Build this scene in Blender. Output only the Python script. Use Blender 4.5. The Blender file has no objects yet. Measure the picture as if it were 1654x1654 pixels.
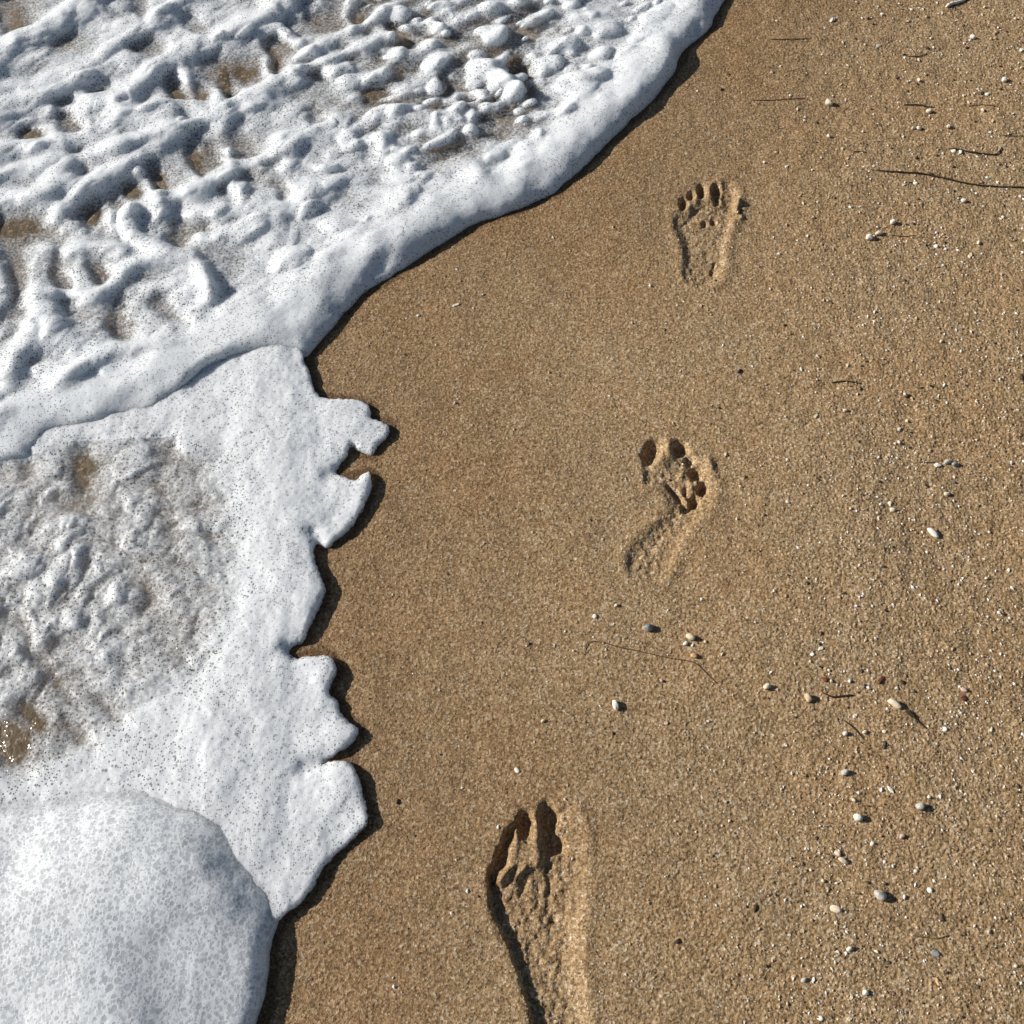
import bpy, math, random
import numpy as np
from mathutils import Vector, Matrix, Euler

# ------------------------------------------------------------------ camera, sky, sun, exposure
scene = bpy.context.scene
COL = scene.collection
CAM_H, PITCH, FPX, HALF = 1.30, math.radians(62.0), 1660.0, 827.0

cam_d = bpy.data.cameras.new('camera')
cam_d.sensor_width = 36.0
cam_d.lens = 36.0 * FPX / (2 * HALF)
cam_d.clip_start, cam_d.clip_end = 0.02, 500.0
cam = bpy.data.objects.new('camera', cam_d)
COL.objects.link(cam)
cam.location = (0, 0, CAM_H)
cam.rotation_euler = (math.pi / 2 - PITCH, 0, 0)
scene.camera = cam

SUN_EL = math.radians(27.0)
SHADOW_DIR = math.radians(-9.0)            # direction in which shadows fall, from +x
SUN_AZ = SHADOW_DIR + math.pi              # where the sun stands, from +x, anticlockwise
world = bpy.data.worlds.new('World')
scene.world = world
world.use_nodes = True
nt = world.node_tree
nt.nodes.clear()
sky = nt.nodes.new('ShaderNodeTexSky')
sky.sky_type = 'NISHITA'
sky.sun_disc = False
sky.sun_elevation = SUN_EL
sky.sun_rotation = math.pi / 2 - SUN_AZ
bg = nt.nodes.new('ShaderNodeBackground')
bg.inputs['Strength'].default_value = 0.05
wo = nt.nodes.new('ShaderNodeOutputWorld')
nt.links.new(sky.outputs[0], bg.inputs[0])
nt.links.new(bg.outputs[0], wo.inputs[0])

sun_d = bpy.data.lights.new('sun', 'SUN')
sun_d.energy = 5.0
sun_d.angle = math.radians(0.5)
sun_d.color = (1.0, 0.97, 0.92)
sun = bpy.data.objects.new('sun', sun_d)
COL.objects.link(sun)
to_sun = Vector((math.cos(SUN_EL) * math.cos(SUN_AZ), math.cos(SUN_EL) * math.sin(SUN_AZ), math.sin(SUN_EL)))
sun.rotation_euler = to_sun.to_track_quat('Z', 'Y').to_euler()
sun.location = to_sun * 20

vs = scene.view_settings
vs.view_transform = 'Standard'
vs.look = 'None'
vs.exposure = 0.2
vs.gamma = 1.0
vs.use_curve_mapping = False

# ------------------------------------------------------------------ numeric helpers
SP, CP = math.sin(PITCH), math.cos(PITCH)


def ground(px, py):
    """photo pixel -> point on the plane z=0"""
    px = np.asarray(px, float); py = np.asarray(py, float)
    u = (px - HALF) / FPX; v = (py - HALF) / FPX
    t = CAM_H / (SP + v * CP)
    return u * t, (CP - v * SP) * t


def pixel(x, y):
    """plane point -> photo pixel"""
    w = y * CP + CAM_H * SP
    return HALF + FPX * x / w, HALF - FPX * (y * SP - CAM_H * CP) / w


def G(pts):
    a = np.array(pts, float)
    x, y = ground(a[:, 0], a[:, 1])
    return np.stack([x, y], 1)


def smooth(a, b, x):
    t = np.clip((x - a) / (b - a), 0, 1)
    return t * t * (3 - 2 * t)


class Noise:
    def __init__(self, seed):
        r = np.random.RandomState(seed)
        p = r.permutation(256)
        self.p = np.concatenate([p, p, p])
        a = r.rand(256) * 2 * np.pi
        self.g = np.stack([np.cos(a), np.sin(a)], 1)

    def __call__(self, x, y):
        xi = np.floor(x).astype(np.int64); yi = np.floor(y).astype(np.int64)
        xf = x - xi; yf = y - yi
        xi &= 255; yi &= 255
        u = xf * xf * xf * (xf * (xf * 6 - 15) + 10); v = yf * yf * yf * (yf * (yf * 6 - 15) + 10)

        def gr(ix, iy, dx, dy):
            h = self.p[self.p[ix & 255] + (iy & 255)]
            g = self.g[h]
            return g[..., 0] * dx + g[..., 1] * dy
        a = gr(xi, yi, xf, yf); b = gr(xi + 1, yi, xf - 1, yf)
        c = gr(xi, yi + 1, xf, yf - 1); d = gr(xi + 1, yi + 1, xf - 1, yf - 1)
        return ((a + u * (b - a)) * (1 - v) + (c + u * (d - c)) * v) * 1.5

    def fbm(self, x, y, o=3):
        s = 0; a = 1.0; t = 0
        for i in range(o):
            s = s + a * self(x + 17.3 * i, y - 9.1 * i); t += a
            a *= 0.5; x = x * 2.03; y = y * 2.03
        return s / t

    def billow(self, x, y, o=3):
        s = 0; a = 1.0; t = 0
        for i in range(o):
            s = s + a * np.abs(self(x + 31.7 * i, y + 5.3 * i)); t += a
            a *= 0.5; x = x * 2.03; y = y * 2.03
        return s / t


N1, N2, N3, N4, N5 = (Noise(s) for s in (3, 11, 29, 47, 83))


def catmull(P, n=5, closed=True):
    P = np.asarray(P, float); out = []
    m = len(P)
    for i in range(m if closed else m - 1):
        if closed:
            p0, p1, p2, p3 = P[i - 1], P[i], P[(i + 1) % m], P[(i + 2) % m]
        else:
            p0, p1, p2, p3 = P[max(i - 1, 0)], P[i], P[i + 1], P[min(i + 2, m - 1)]
        for k in range(n):
            t = k / n
            out.append(0.5 * (2 * p1 + (p2 - p0) * t + (2 * p0 - 5 * p1 + 4 * p2 - p3) * t * t + (3 * p1 - p0 - 3 * p2 + p3) * t ** 3))
    if not closed:
        out.append(P[-1])
    return np.array(out)


def seg_dist(x, y, L, closed=False):
    x = x.ravel(); y = y.ravel()
    best = np.full(x.shape, 1e9)
    m = len(L)
    for i in range(m if closed else m - 1):
        ax, ay = L[i]; bx, by = L[(i + 1) % m]
        dx, dy = bx - ax, by - ay
        q = dx * dx + dy * dy + 1e-18
        t = np.clip(((x - ax) * dx + (y - ay) * dy) / q, 0, 1)
        ex = x - ax - t * dx; ey = y - ay - t * dy
        np.minimum(best, ex * ex + ey * ey, out=best)
    return np.sqrt(best)


def inside(x, y, L):
    x = x.ravel(); y = y.ravel()
    c = np.zeros(x.shape, bool)
    m = len(L)
    for i in range(m):
        ax, ay = L[i]; bx, by = L[(i + 1) % m]
        if ay == by:
            continue
        k = (ay > y) != (by > y)
        c ^= k & (x < (bx - ax) * (y - ay) / (by - ay) + ax)
    return c


def sdf(x, y, L):
    d = seg_dist(x, y, L, True)
    return np.where(inside(x, y, L), d, -d).reshape(x.shape)


def axis(lo, a, b, hi, step, grow=1.09, step2=None):
    """fine from a to b, growing coarser out to lo and hi"""
    if step2 is None:
        n = int(round((b - a) / step)); f = list(np.linspace(a, b, n + 1))
    else:
        f = [a]
        while f[-1] < b:
            f.append(f[-1] + step + (step2 - step) * (f[-1] - a) / (b - a))
    s = step2 or step
    while f[-1] < hi:
        s = min(s * grow, 0.08); f.append(f[-1] + s)
    s = step; pre = []
    c = a
    while c > lo:
        s = min(s * grow, 0.08); c -= s; pre.append(c)
    return np.array(pre[::-1] + f)


# coarse distance maps, read bilinearly
CX = axis(-2.4, -1.05, 1.05, 2.6, 0.005, 1.15); CY = axis(-1.0, -0.1, 1.9, 3.4, 0.005, 1.15)
CGX, CGY = np.meshgrid(CX, CY)


class Map:
    def __init__(self, field):
        self.f = field.reshape(CGX.shape)

    def __call__(self, x, y):
        x = np.clip(x, CX[0], CX[-1] - 1e-6); y = np.clip(y, CY[0], CY[-1] - 1e-6)
        i = np.clip(np.searchsorted(CX, x) - 1, 0, len(CX) - 2); j = np.clip(np.searchsorted(CY, y) - 1, 0, len(CY) - 2)
        u = (x - CX[i]) / (CX[i + 1] - CX[i]); v = (y - CY[j]) / (CY[j + 1] - CY[j])
        f = self.f
        return (f[j, i] * (1 - u) + f[j, i + 1] * u) * (1 - v) + (f[j + 1, i] * (1 - u) + f[j + 1, i + 1] * u) * v


# ------------------------------------------------------------------ outlines of the foam (photo pixels -> points on the beach)
FRONT_A = [(1164, 10), (1150, 42), (1128, 62), (1112, 74), (1100, 92), (1088, 118), (1064, 148), (1036, 178), (1002, 212), (972, 240),
           (942, 270), (905, 303), (868, 326), (832, 341), (790, 354), (742, 374), (700, 402), (660, 428), (622, 450), (588, 474),
           (560, 504), (535, 530), (510, 558), (492, 577)]
LOW_A = [(455, 578), (410, 577), (370, 586), (330, 606), (292, 634), (252, 660), (216, 672), (180, 682), (140, 690), (100, 694), (76, 704), (52, 730), (0, 752)]
EDGE_B = [(490, 570), (492, 588), (500, 602), (506, 622), (512, 640), (530, 646), (548, 647), (566, 647), (588, 650), (598, 660), (599, 677), (612, 681), (629, 690),
          (624, 708), (609, 721), (601, 736), (583, 729), (567, 720), (560, 736), (549, 752), (541, 765), (560, 772), (576, 778), (584, 768), (597, 764),
          (600, 786), (590, 812), (580, 832), (562, 856), (545, 870), (528, 884), (512, 878), (506, 896), (513, 922), (525, 952), (517, 978), (506, 998),
          (497, 1020), (488, 1040), (474, 1042), (466, 1054), (480, 1064), (508, 1060), (532, 1060), (541, 1074), (543, 1090), (534, 1106), (531, 1120),
          (545, 1132), (550, 1150), (562, 1166), (577, 1177), (575, 1192), (560, 1207), (540, 1220), (520, 1232), (545, 1229), (569, 1234), (578, 1258),
          (588, 1288), (594, 1316), (594, 1332), (578, 1348), (556, 1368), (534, 1388), (518, 1408), (508, 1430), (488, 1456), (464, 1474), (446, 1492)]
EDGE_C = [(0, 1266), (60, 1271), (120, 1262), (180, 1251), (232, 1248), (288, 1257), (340, 1276), (376, 1302), (408, 1334), (432, 1372), (448, 1408),
          (456, 1440), (453, 1474), (445, 1498), (439, 1530), (437, 1562), (433, 1598), (424, 1630), (415, 1660), (402, 1720), (380, 1790)]
gA = np.concatenate([np.array([(1.5, 4.2), (1.15, 3.3), (0.78, 2.5), (0.56, 2.08)]), G(FRONT_A), G(LOW_A), np.array([(-1.2, 0.68), (-3.5, 0.4), (-3.5, 4.2)])])
gB = np.concatenate([G(EDGE_B), G([(400, 1480), (250, 1440), (100, 1420), (0, 1420)]), np.array([(-3.5, 0.0), (-3.5, 0.8)]), G([(0, 640), (200, 610), (370, 530), (470, 540)])])
gC = np.concatenate([np.array([(-3.5, 0.30), (-1.3, 0.33)]), G(EDGE_C), np.array([(-0.40, -0.3), (-0.5, -0.75), (-0.6, -1.4), (-3.5, -1.4)])])
gA, gB, gC = catmull(gA, 4), catmull(gB, 3), catmull(gC, 4)
DA, DB, DC = (Map(sdf(CGX, CGY, L)) for L in (gA, gB, gC))
DW = Map(np.maximum(np.maximum(DA.f, DB.f), DC.f))

# ------------------------------------------------------------------ footprints pressed into the sand
PRINTS = [
    dict(key='top', depth=0.0042, sharp=0.012, wide=0.009,
         outline=[(1092, 348), (1104, 344), (1120, 334), (1136, 326), (1152, 328), (1162, 328), (1160, 306), (1172, 295), (1187, 303), (1192, 322), (1192, 342),
                  (1182, 364), (1174, 386), (1170, 408), (1168, 430), (1161, 450), (1146, 461), (1128, 462), (1114, 452), (1107, 436), (1104, 414),
                  (1101, 392), (1093, 372), (1090, 354)],
         toes=[(1104, 329, 5.5, 8.5, 8, 13), (1116, 316, 4.5, 6, 10, 8), (1133, 308, 5.5, 9, 0, 14), (1157, 308, 6.5, 9.5, 5, 14), (1177, 316, 12, 20, 0, 4)],
         pits=[(1158, 324, 4.5, 7, 0, 6), (1139, 360, 4, 3.5, 0, 7), (1153, 356, 4, 3.5, 0, 7), (1151, 438, 3, 5, 15, 3), (1154, 427, 2.5, 3, 0, 3), (1109, 446, 5, 12, -22, 3), (1122, 344, 2.5, 12, 55, 2.2), (1113, 356, 2.5, 9, 60, 1.8), (1093, 362, 4, 10, 0, 1.2)],
         mounds=[(1191, 330, 5, 7, 20, 12), (1189, 341, 4, 5, 0, 7), (1145, 316, 5, 14, 5, 3), (1125, 320, 4, 10, 10, 3), (1112, 338, 5, 8, 0, 3), (1184, 358, 7, 14, 10, 3), (1197, 352, 4, 4, 0, 4)],
         label='shallow bare left footprint in damp sand, topmost and smallest of the three footprints'),
    dict(key='middle', depth=0.0030, sharp=0.018, wide=0.014,
         outline=[(1043, 752), (1058, 757), (1078, 748), (1095, 736), (1116, 738), (1136, 756), (1151, 782), (1151, 804), (1136, 828), (1114, 856),
                  (1094, 892), (1078, 926), (1060, 940), (1036, 938), (1019, 926), (1013, 904), (1024, 878), (1058, 848), (1078, 826), (1078, 802), (1060, 786), (1045, 778)],
         toes=[(1053, 730, 10.5, 17, 25, 15), (1099, 725, 10.5, 10, 0, 16), (1114, 743, 7, 8, 0, 9), (1125, 763, 9, 9, 0, 15), (1136, 789, 6.5, 8, 10, 14)],
         pits=[(1122, 809, 6.5, 9, 15, 13), (1093, 798, 4.5, 17, -42, 7), (1110, 820, 8, 5, 0, 6), (1108, 793, 3.5, 7, 0, 5), (1048, 772, 6, 10, 0, 2), (1022, 908, 7, 20, 10, 1.6), (1062, 868, 12, 28, 40, 1.6), (1104, 786, 20, 34, -10, 3.5)],
         mounds=[(1066, 736, 9, 14, 10, 4), (1099, 770, 11, 16, 0, 5), (1116, 782, 5, 14, -10, 6), (1106, 806, 5, 9, -30, 5), (1124, 780, 4, 6, 0, 5), (1080, 724, 6, 14, 0, 4), (1147, 750, 6, 14, -20, 4)],
         label='faint bare right footprint in the sand with deep toe holes, middle of the three footprints'),
    dict(key='bottom', depth=0.0098, sharp=0.0045, wide=0.024,
         outline=[(790, 1424), (803, 1422), (822, 1422), (838, 1410), (856, 1400), (870, 1396), (882, 1384), (884, 1345), (890, 1316), (920, 1302), (935, 1322),
                  (941, 1350), (945, 1420), (942, 1472), (938, 1550), (944, 1600), (950, 1650), (954, 1700), (948, 1752), (920, 1778), (888, 1764), (870, 1706),
                  (857, 1646), (846, 1606), (833, 1566), (821, 1532), (808, 1503), (795, 1472), (789, 1438)],
         toes=[(796, 1414, 6.5, 14, 8, 12), (810, 1387, 9, 18, 14, 16), (822, 1351, 7, 16, 24, 14), (848, 1333, 11, 18, 0, 18), (886, 1322, 14, 20, 0, 17)],
         pits=[(892, 1362, 15, 15, 0, 14), (827, 1414, 4.5, 16, 35, 3), (845, 1434, 4, 14, 28, 2.5), (888, 1410, 6, 16, 0, 3), (886, 1450, 5, 20, 0, 2.5), (893, 1490, 6, 24, 0, 2.2), (800, 1450, 9, 30, -8, 4), (908, 1370, 6, 10, -30, 6)],
         mounds=[(834, 1366, 5, 26, 10, 2), (867, 1345, 5, 26, 3, 2), (814, 1414, 5, 14, 40, 5), (838, 1415, 5, 20, 35, 4), (868, 1390, 6, 18, 0, 3), (899, 1341, 7, 4, -20, 4)],
         label='deep bare left footprint cut by the bottom edge, largest of the three'),
]


def ell(px, py, e):
    cx, cy, rx, ry, rot, amp = e
    a = math.radians(rot)
    dx, dy = px - cx, py - cy
    # rot > 0 leans the top of the ellipse to the right
    u = dx * math.cos(a) + dy * math.sin(a); v = -dx * math.sin(a) + dy * math.cos(a)
    return (u / rx) ** 2 + (v / ry) ** 2


for P in PRINTS:
    P['poly'] = catmull(G(P['outline']), 4)
    P['sdf'] = Map(sdf(CGX, CGY, P['poly']))
    P['box'] = (P['poly'].min(0) - 0.06, P['poly'].max(0) + 0.06)

rng = np.random.RandomState(5)


def sand_base(x, y):
    """beach surface without single grains"""
    d = DW(x, y)
    z = -0.10 * np.clip(d - 0.01, 0, 3.0)
    z = z + 0.0030 * N1.fbm(x * 3.1, y * 3.1, 2) + 0.0016 * N2.fbm(x * 13, y * 13, 2)
    right = smooth(0.12, 0.65, x + 0.12 * N3(x * 4, y * 4))
    z = z + (0.0004 + 0.0014 * right) * N3.fbm(x * 36, y * 36, 3)
    z = z + 0.015 * np.clip(x - 1.2, 0, 9)
    px, py = pixel(x, y)
    for P in PRINTS:
        lo, hi = P['box']
        k = (x > lo[0]) & (x < hi[0]) & (y > lo[1]) & (y < hi[1])
        if not k.any():
            continue
        xs, ys, pxs, pys = x[k], y[k], px[k], py[k]
        wob = 0.0022 * N4.fbm(xs * 70, ys * 70, 2)
        s = P['sdf'](xs, ys) + wob
        e = 0.003
        gx = (P['sdf'](xs + e, ys) - P['sdf'](xs - e, ys)) / (2 * e)
        w = P['sharp'] + (P['wide'] - P['sharp']) * smooth(0.2, -0.6, gx)
        t = smooth(-0.3, 1.0, s / w)
        lump = N5.fbm(xs * 110, ys * 110, 3)
        front = {'bottom': 0.35 + 0.65 * smooth(1385, 1480, pys), 'top': 0.6 + 0.4 * smooth(335, 372, pys)}.get(P['key'], 1.0)
        dz = -P['depth'] * front * t * (1 + 0.10 * N4(xs * 60, ys * 60)) + (0.0028 if P['key'] != 'top' else 0.0018) * t * lump
        # low rim of pushed-up sand
        rim = np.exp(-((s + 0.008) / 0.008) ** 2)
        dz = dz + (0.0011 if P['key'] != 'top' else 0.0016) * rim
        for e_ in P['toes'] + P['pits']:
            q = ell(pxs, pys, e_) * (1 + 0.35 * lump)
            dz = dz - 0.001 * e_[5] * np.exp(-0.5 * np.clip(q, 0, 40) ** 2.0)
        for e_ in P['mounds']:
            q = ell(pxs, pys, e_) * (1 + 0.5 * lump)
            dz = dz + 0.001 * e_[5] * np.exp(-1.0 * np.clip(q, 0, 40))
        z[k] += dz
    return z


# ------------------------------------------------------------------ mesh helpers
def mesh_from(name, co, faces_flat, sizes, mat, smooth_shade=True):
    me = bpy.data.meshes.new(name)
    nv, nl, nf = len(co), len(faces_flat), len(sizes)
    me.vertices.add(nv); me.vertices.foreach_set('co', np.ascontiguousarray(co, np.float32).ravel())
    me.loops.add(nl); me.loops.foreach_set('vertex_index', np.ascontiguousarray(faces_flat, np.int32).ravel())
    me.polygons.add(nf)
    starts = np.concatenate([[0], np.cumsum(sizes)[:-1]]).astype(np.int32)
    me.polygons.foreach_set('loop_start', starts)
    me.polygons.foreach_set('use_smooth', np.full(nf, smooth_shade))
    me.update(calc_edges=True)
    if mat:
        me.materials.append(mat)
    return me


def link(name, me, parent=None):
    o = bpy.data.objects.new(name, me)
    COL.objects.link(o)
    if parent:
        o.parent = parent
    return o


def grid_faces(nx, ny):
    i = np.arange(ny - 1)[:, None] * nx + np.arange(nx - 1)[None, :]
    i = i.ravel()
    return np.stack([i, i + 1, i + nx + 1, i + nx], 1)


def sub_mesh(name, co, faces, mat, attrs=None):
    used = np.zeros(len(co), bool); used[faces.ravel()] = True
    remap = np.cumsum(used) - 1
    me = mesh_from(name, co[used], remap[faces].ravel(), np.full(len(faces), 4), mat)
    for k, v in (attrs or {}).items():
        a = me.attributes.new(k, 'FLOAT', 'POINT')
        a.data.foreach_set('value', np.ascontiguousarray(v[used], np.float32))
    return me


def tag(o, label=None, cat=None, group=None, kind=None):
    if label: o['label'] = label
    if cat: o['category'] = cat
    if group: o['group'] = group
    if kind: o['kind'] = kind
    return o


# ------------------------------------------------------------------ materials
class Mat:
    def __init__(self, name):
        self.m = bpy.data.materials.new(name)
        self.m.use_nodes = True
        self.t = self.m.node_tree
        self.t.nodes.clear()
        self.out = self.t.nodes.new('ShaderNodeOutputMaterial')

    def n(self, kind, **kw):
        nd = self.t.nodes.new('ShaderNode' + kind)
        for k, v in kw.items():
            setattr(nd, k, v)
        return nd

    def link(self, a, b):
        self.t.links.new(a, b)

    def val(self, sock, v):
        if hasattr(v, 'is_output') or isinstance(v, bpy.types.NodeSocket):
            self.link(v, sock)
        elif isinstance(v, (tuple, list)) and len(v) == 3 and sock.type == 'RGBA':
            sock.default_value = (*v, 1)
        else:
            sock.default_value = v

    def math(self, op, a, b=0.0, c=None, clamp=False):
        nd = self.n('Math', operation=op, use_clamp=clamp)
        self.val(nd.inputs[0], a); self.val(nd.inputs[1], b)
        if c is not None: self.val(nd.inputs[2], c)
        return nd.outputs[0]

    def mix(self, f, a, b, blend='MIX'):
        nd = self.n('Mix', data_type='RGBA', blend_type=blend)
        self.val(nd.inputs[0], f); self.val(nd.inputs[6], a); self.val(nd.inputs[7], b)
        return nd.outputs[2]

    def sstep(self, x, a, b, lo=0.0, hi=1.0):
        nd = self.n('MapRange', interpolation_type='SMOOTHSTEP')
        self.val(nd.inputs[0], x); self.val(nd.inputs[1], a); self.val(nd.inputs[2], b)
        self.val(nd.inputs[3], lo); self.val(nd.inputs[4], hi)
        return nd.outputs[0]

    def pos(self):
        return self.n('TexCoord').outputs['Object']

    def vor(self, scale, co, feature='F1', dim='3D', rnd=1.0):
        nd = self.n('TexVoronoi', voronoi_dimensions=dim, feature=feature)
        self.val(nd.inputs['Scale'], scale); self.link(co, nd.inputs['Vector'])
        if 'Randomness' in nd.inputs: nd.inputs['Randomness'].default_value = rnd
        return nd

    def noise(self, scale, co, detail=2.0, rough=0.5):
        nd = self.n('TexNoise')
        nd.inputs['Scale'].default_value = scale; nd.inputs['Detail'].default_value = detail; nd.inputs['Roughness'].default_value = rough
        self.link(co, nd.inputs['Vector'])
        return nd.outputs[0]

    def ramp(self, fac, stops, interp='LINEAR'):
        nd = self.n('ValToRGB')
        cr = nd.color_ramp; cr.interpolation = interp
        while len(cr.elements) < len(stops): cr.elements.new(0.5)
        for e, (p, c) in zip(cr.elements, stops):
            e.position = p; e.color = (*c, 1)
        self.link(fac, nd.inputs[0])
        return nd.outputs[0]

    def attr(self, name):
        return self.n('Attribute', attribute_name=name).outputs['Fac']

    def bump(self, h, dist, strength=1.0, prev=None):
        nd = self.n('Bump')
        nd.inputs['Strength'].default_value = strength; nd.inputs['Distance'].default_value = dist
        self.link(h, nd.inputs['Height'])
        if prev is not None: self.link(prev, nd.inputs['Normal'])
        return nd.outputs[0]

    def principled(self, **kw):
        nd = self.n('BsdfPrincipled')
        for k, v in kw.items():
            self.val(nd.inputs[k], v)
        return nd

    def done(self, shader):
        self.link(shader, self.out.inputs['Surface'])
        return self.m


def make_sand():
    M = Mat('beach_sand')
    p = M.pos()
    v1 = M.vor(520, p); v2 = M.vor(300, p)
    r1 = M.n('SeparateColor'); M.link(v1.outputs['Color'], r1.inputs[0])
    r2 = M.n('SeparateColor'); M.link(v2.outputs['Color'], r2.inputs[0])
    grain = [(0.0, (0.034, 0.0215, 0.010)), (0.12, (0.102, 0.062, 0.029)), (0.30, (0.270, 0.1675, 0.080)), (0.60, (0.392, 0.257, 0.129)),
             (0.84, (0.51, 0.349, 0.190)), (0.94, (0.69, 0.55, 0.37)), (1.0, (0.82, 0.74, 0.59))]
    c1 = M.ramp(r1.outputs[0], grain)
    c2 = M.ramp(r2.outputs[1], grain)
    c = M.mix(0.40, c1, c2)
    c = M.mix(0.16, c, (0.35, 0.233, 0.115))
    big = M.noise(5.0, p, 3.0)
    c = M.mix(M.sstep(big, 0.35, 0.7, 0.0, 0.35), c, M.mix(1.0, c, (1.08, 0.94, 0.78), 'MULTIPLY'))
    wet = M.attr('wet')
    edge_shade = M.attr('edge_shade')
    c = M.mix(wet, c, M.mix(1.0, c, (0.72, 0.66, 0.60), 'MULTIPLY'))
    c = M.mix(edge_shade, c, M.mix(1.0, c, (0.50, 0.45, 0.40), 'MULTIPLY'))  # shade painted into the sand colour to deepen the foam's shadow
    b = M.bump(v1.outputs['Distance'], 0.0009, 0.5)
    b = M.bump(v2.outputs['Distance'], 0.0010, 0.3, b)
    rough = M.math('MULTIPLY_ADD', wet, -0.2, 0.8)
    s = M.principled(**{'Base Color': c, 'Roughness': rough, 'Normal': b, 'Specular IOR Level': 0.25})
    return M.done(s.outputs[0])


def make_water():
    M = Mat('silty_water')
    p = M.pos()
    n = M.noise(9, p, 4.0); n2 = M.noise(60, p, 3.0)
    c = M.ramp(n, [(0.3, (0.105, 0.075, 0.045)), (0.55, (0.19, 0.145, 0.095)), (0.75, (0.29, 0.235, 0.17))])
    v = M.vor(260, p)
    r = M.n('SeparateColor'); M.link(v.outputs['Color'], r.inputs[0])
    c = M.mix(M.sstep(r.outputs[0], 0.6, 1.0, 0, 0.5), c, (0.42, 0.34, 0.25))
    b = M.bump(n2, 0.006, 0.6)
    b = M.bump(v.outputs['Distance'], 0.0015, 0.4, b)
    s = M.principled(**{'Base Color': c, 'Roughness': 0.16, 'Normal': b, 'IOR': 1.33})
    return M.done(s.outputs[0])


def make_foam(name, small, big, big_amt, small_amt, discs=0.0, thin_to=0.010, white=(0.90, 0.89, 0.865), dot_col=(0.33, 0.33, 0.32), sss=0.012):
    """sea foam: white froth with see-through bubbles; where it is thin the water below shows"""
    M = Mat(name)
    p = M.pos()
    thick = M.attr('thick')
    vs_ = M.vor(1.0 / small, p); vb = M.vor(1.0 / big, p)
    rs = M.n('SeparateColor'); M.link(vs_.outputs['Color'], rs.inputs[0])
    rb = M.n('SeparateColor'); M.link(vb.outputs['Color'], rb.inputs[0])
    # bubble radius differs from bubble to bubble
    th_s = M.math('MULTIPLY', M.math('POWER', rs.outputs[0], 1.5), 0.52)
    ds = M.math('MULTIPLY', M.sstep(M.math('SUBTRACT', th_s, vs_.outputs['Distance']), -0.04, 0.12), small_amt)
    th_b = M.math('MULTIPLY', M.sstep(rb.outputs[1], 0.62, 1.0), 0.40)
    db = M.math('MULTIPLY', M.sstep(M.math('SUBTRACT', th_b, vb.outputs['Distance']), -0.03, 0.06), big_amt)
    cl = M.noise(14, p, 3.0)
    ds = M.math('MULTIPLY', ds, M.sstep(cl, 0.32, 0.64, 0.3, 1.25))
    dots = M.math('MAXIMUM', ds, db, clamp=True)
    cols = M.mix(dots, white, dot_col)
    # lather: faint unevenness of the froth itself
    cols = M.mix(M.sstep(M.noise(300, p, 3.0, 0.7), 0.35, 0.7, 0.0, 0.40), cols, M.mix(1.0, cols, (0.70, 0.70, 0.69), 'MULTIPLY'))
    h = M.math('SUBTRACT', 1.0, dots)
    if discs:
        g = None
        for sc, lo, hi in ((big, 0.10, 0.62), (big * 0.66, 0.22, 0.60), (small, 0.15, 0.54)):
            v = M.vor(1.0 / sc, p); r = M.n('SeparateColor'); M.link(v.outputs['Color'], r.inputs[0])
            rad = M.sstep(r.outputs[0], 0.0, 1.0, lo, hi)
            q = M.sstep(M.math('SUBTRACT', rad, v.outputs['Distance']), -0.03, 0.16)
            q = M.math('MULTIPLY', q, M.sstep(r.outputs[2], 0.0, 1.0, 0.45, 1.0))
            g = q if g is None else M.math('MAXIMUM', g, q)
        cols = M.mix(M.math('MULTIPLY', g, discs), cols, (0.55, 0.565, 0.575))
        h = M.math('MULTIPLY', h, M.math('MULTIPLY_ADD', g, -0.8, 1.0))
    b = M.bump(h, 0.0012, 0.5)
    nz = M.noise(420, p, 2.0)
    b = M.bump(nz, 0.0010, 0.30, b)
    f = M.principled(**{'Base Color': cols, 'Roughness': 0.45, 'Normal': b, 'Specular IOR Level': 0.3})
    f.subsurface_method = 'RANDOM_WALK'
    f.inputs['Subsurface Weight'].default_value = 0.9
    f.inputs['Subsurface Radius'].default_value = (1.0, 1.0, 1.0)
    f.inputs['Subsurface Scale'].default_value = sss
    lace = M.math('MULTIPLY_ADD', M.noise(210, p, 4.0, 0.7), 0.016, -0.008)
    tk = M.math('ADD', thick, lace)
    a = M.sstep(tk, -0.003, thin_to)
    a = M.math('MULTIPLY', a, M.math('SUBTRACT', 1.0, M.math('MULTIPLY', M.math('MULTIPLY', dots, 0.8), M.sstep(thick, 0.018, 0.005))), clamp=True)
    tr = M.n('BsdfTransparent')
    mx = M.n('MixShader')
    M.link(a, mx.inputs[0]); M.link(tr.outputs[0], mx.inputs[1]); M.link(f.outputs[0], mx.inputs[2])
    return M.done(mx.outputs[0])


def make_stone(name, col, var=0.25, rough=0.6, scale=210, spots=None):
    M = Mat(name)
    p = M.pos()
    oi = M.n('ObjectInfo')
    n = M.noise(scale, p, 4.0, 0.6)
    dark = tuple(c * (1 - var) for c in col); lite = tuple(min(1, c * (1 + var * 0.6)) for c in col)
    c = M.ramp(n, [(0.3, dark), (0.7, lite)])
    if spots:
        c = M.mix(M.sstep(M.noise(scale * 2.2, p, 2.0), 0.55, 0.7, 0, 0.7), c, spots)
    b = M.bump(n, 0.0012, 0.7)
    s = M.principled(**{'Base Color': c, 'Roughness': rough, 'Normal': b, 'Specular IOR Level': 0.35})
    return M.done(s.outputs[0])


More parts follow.
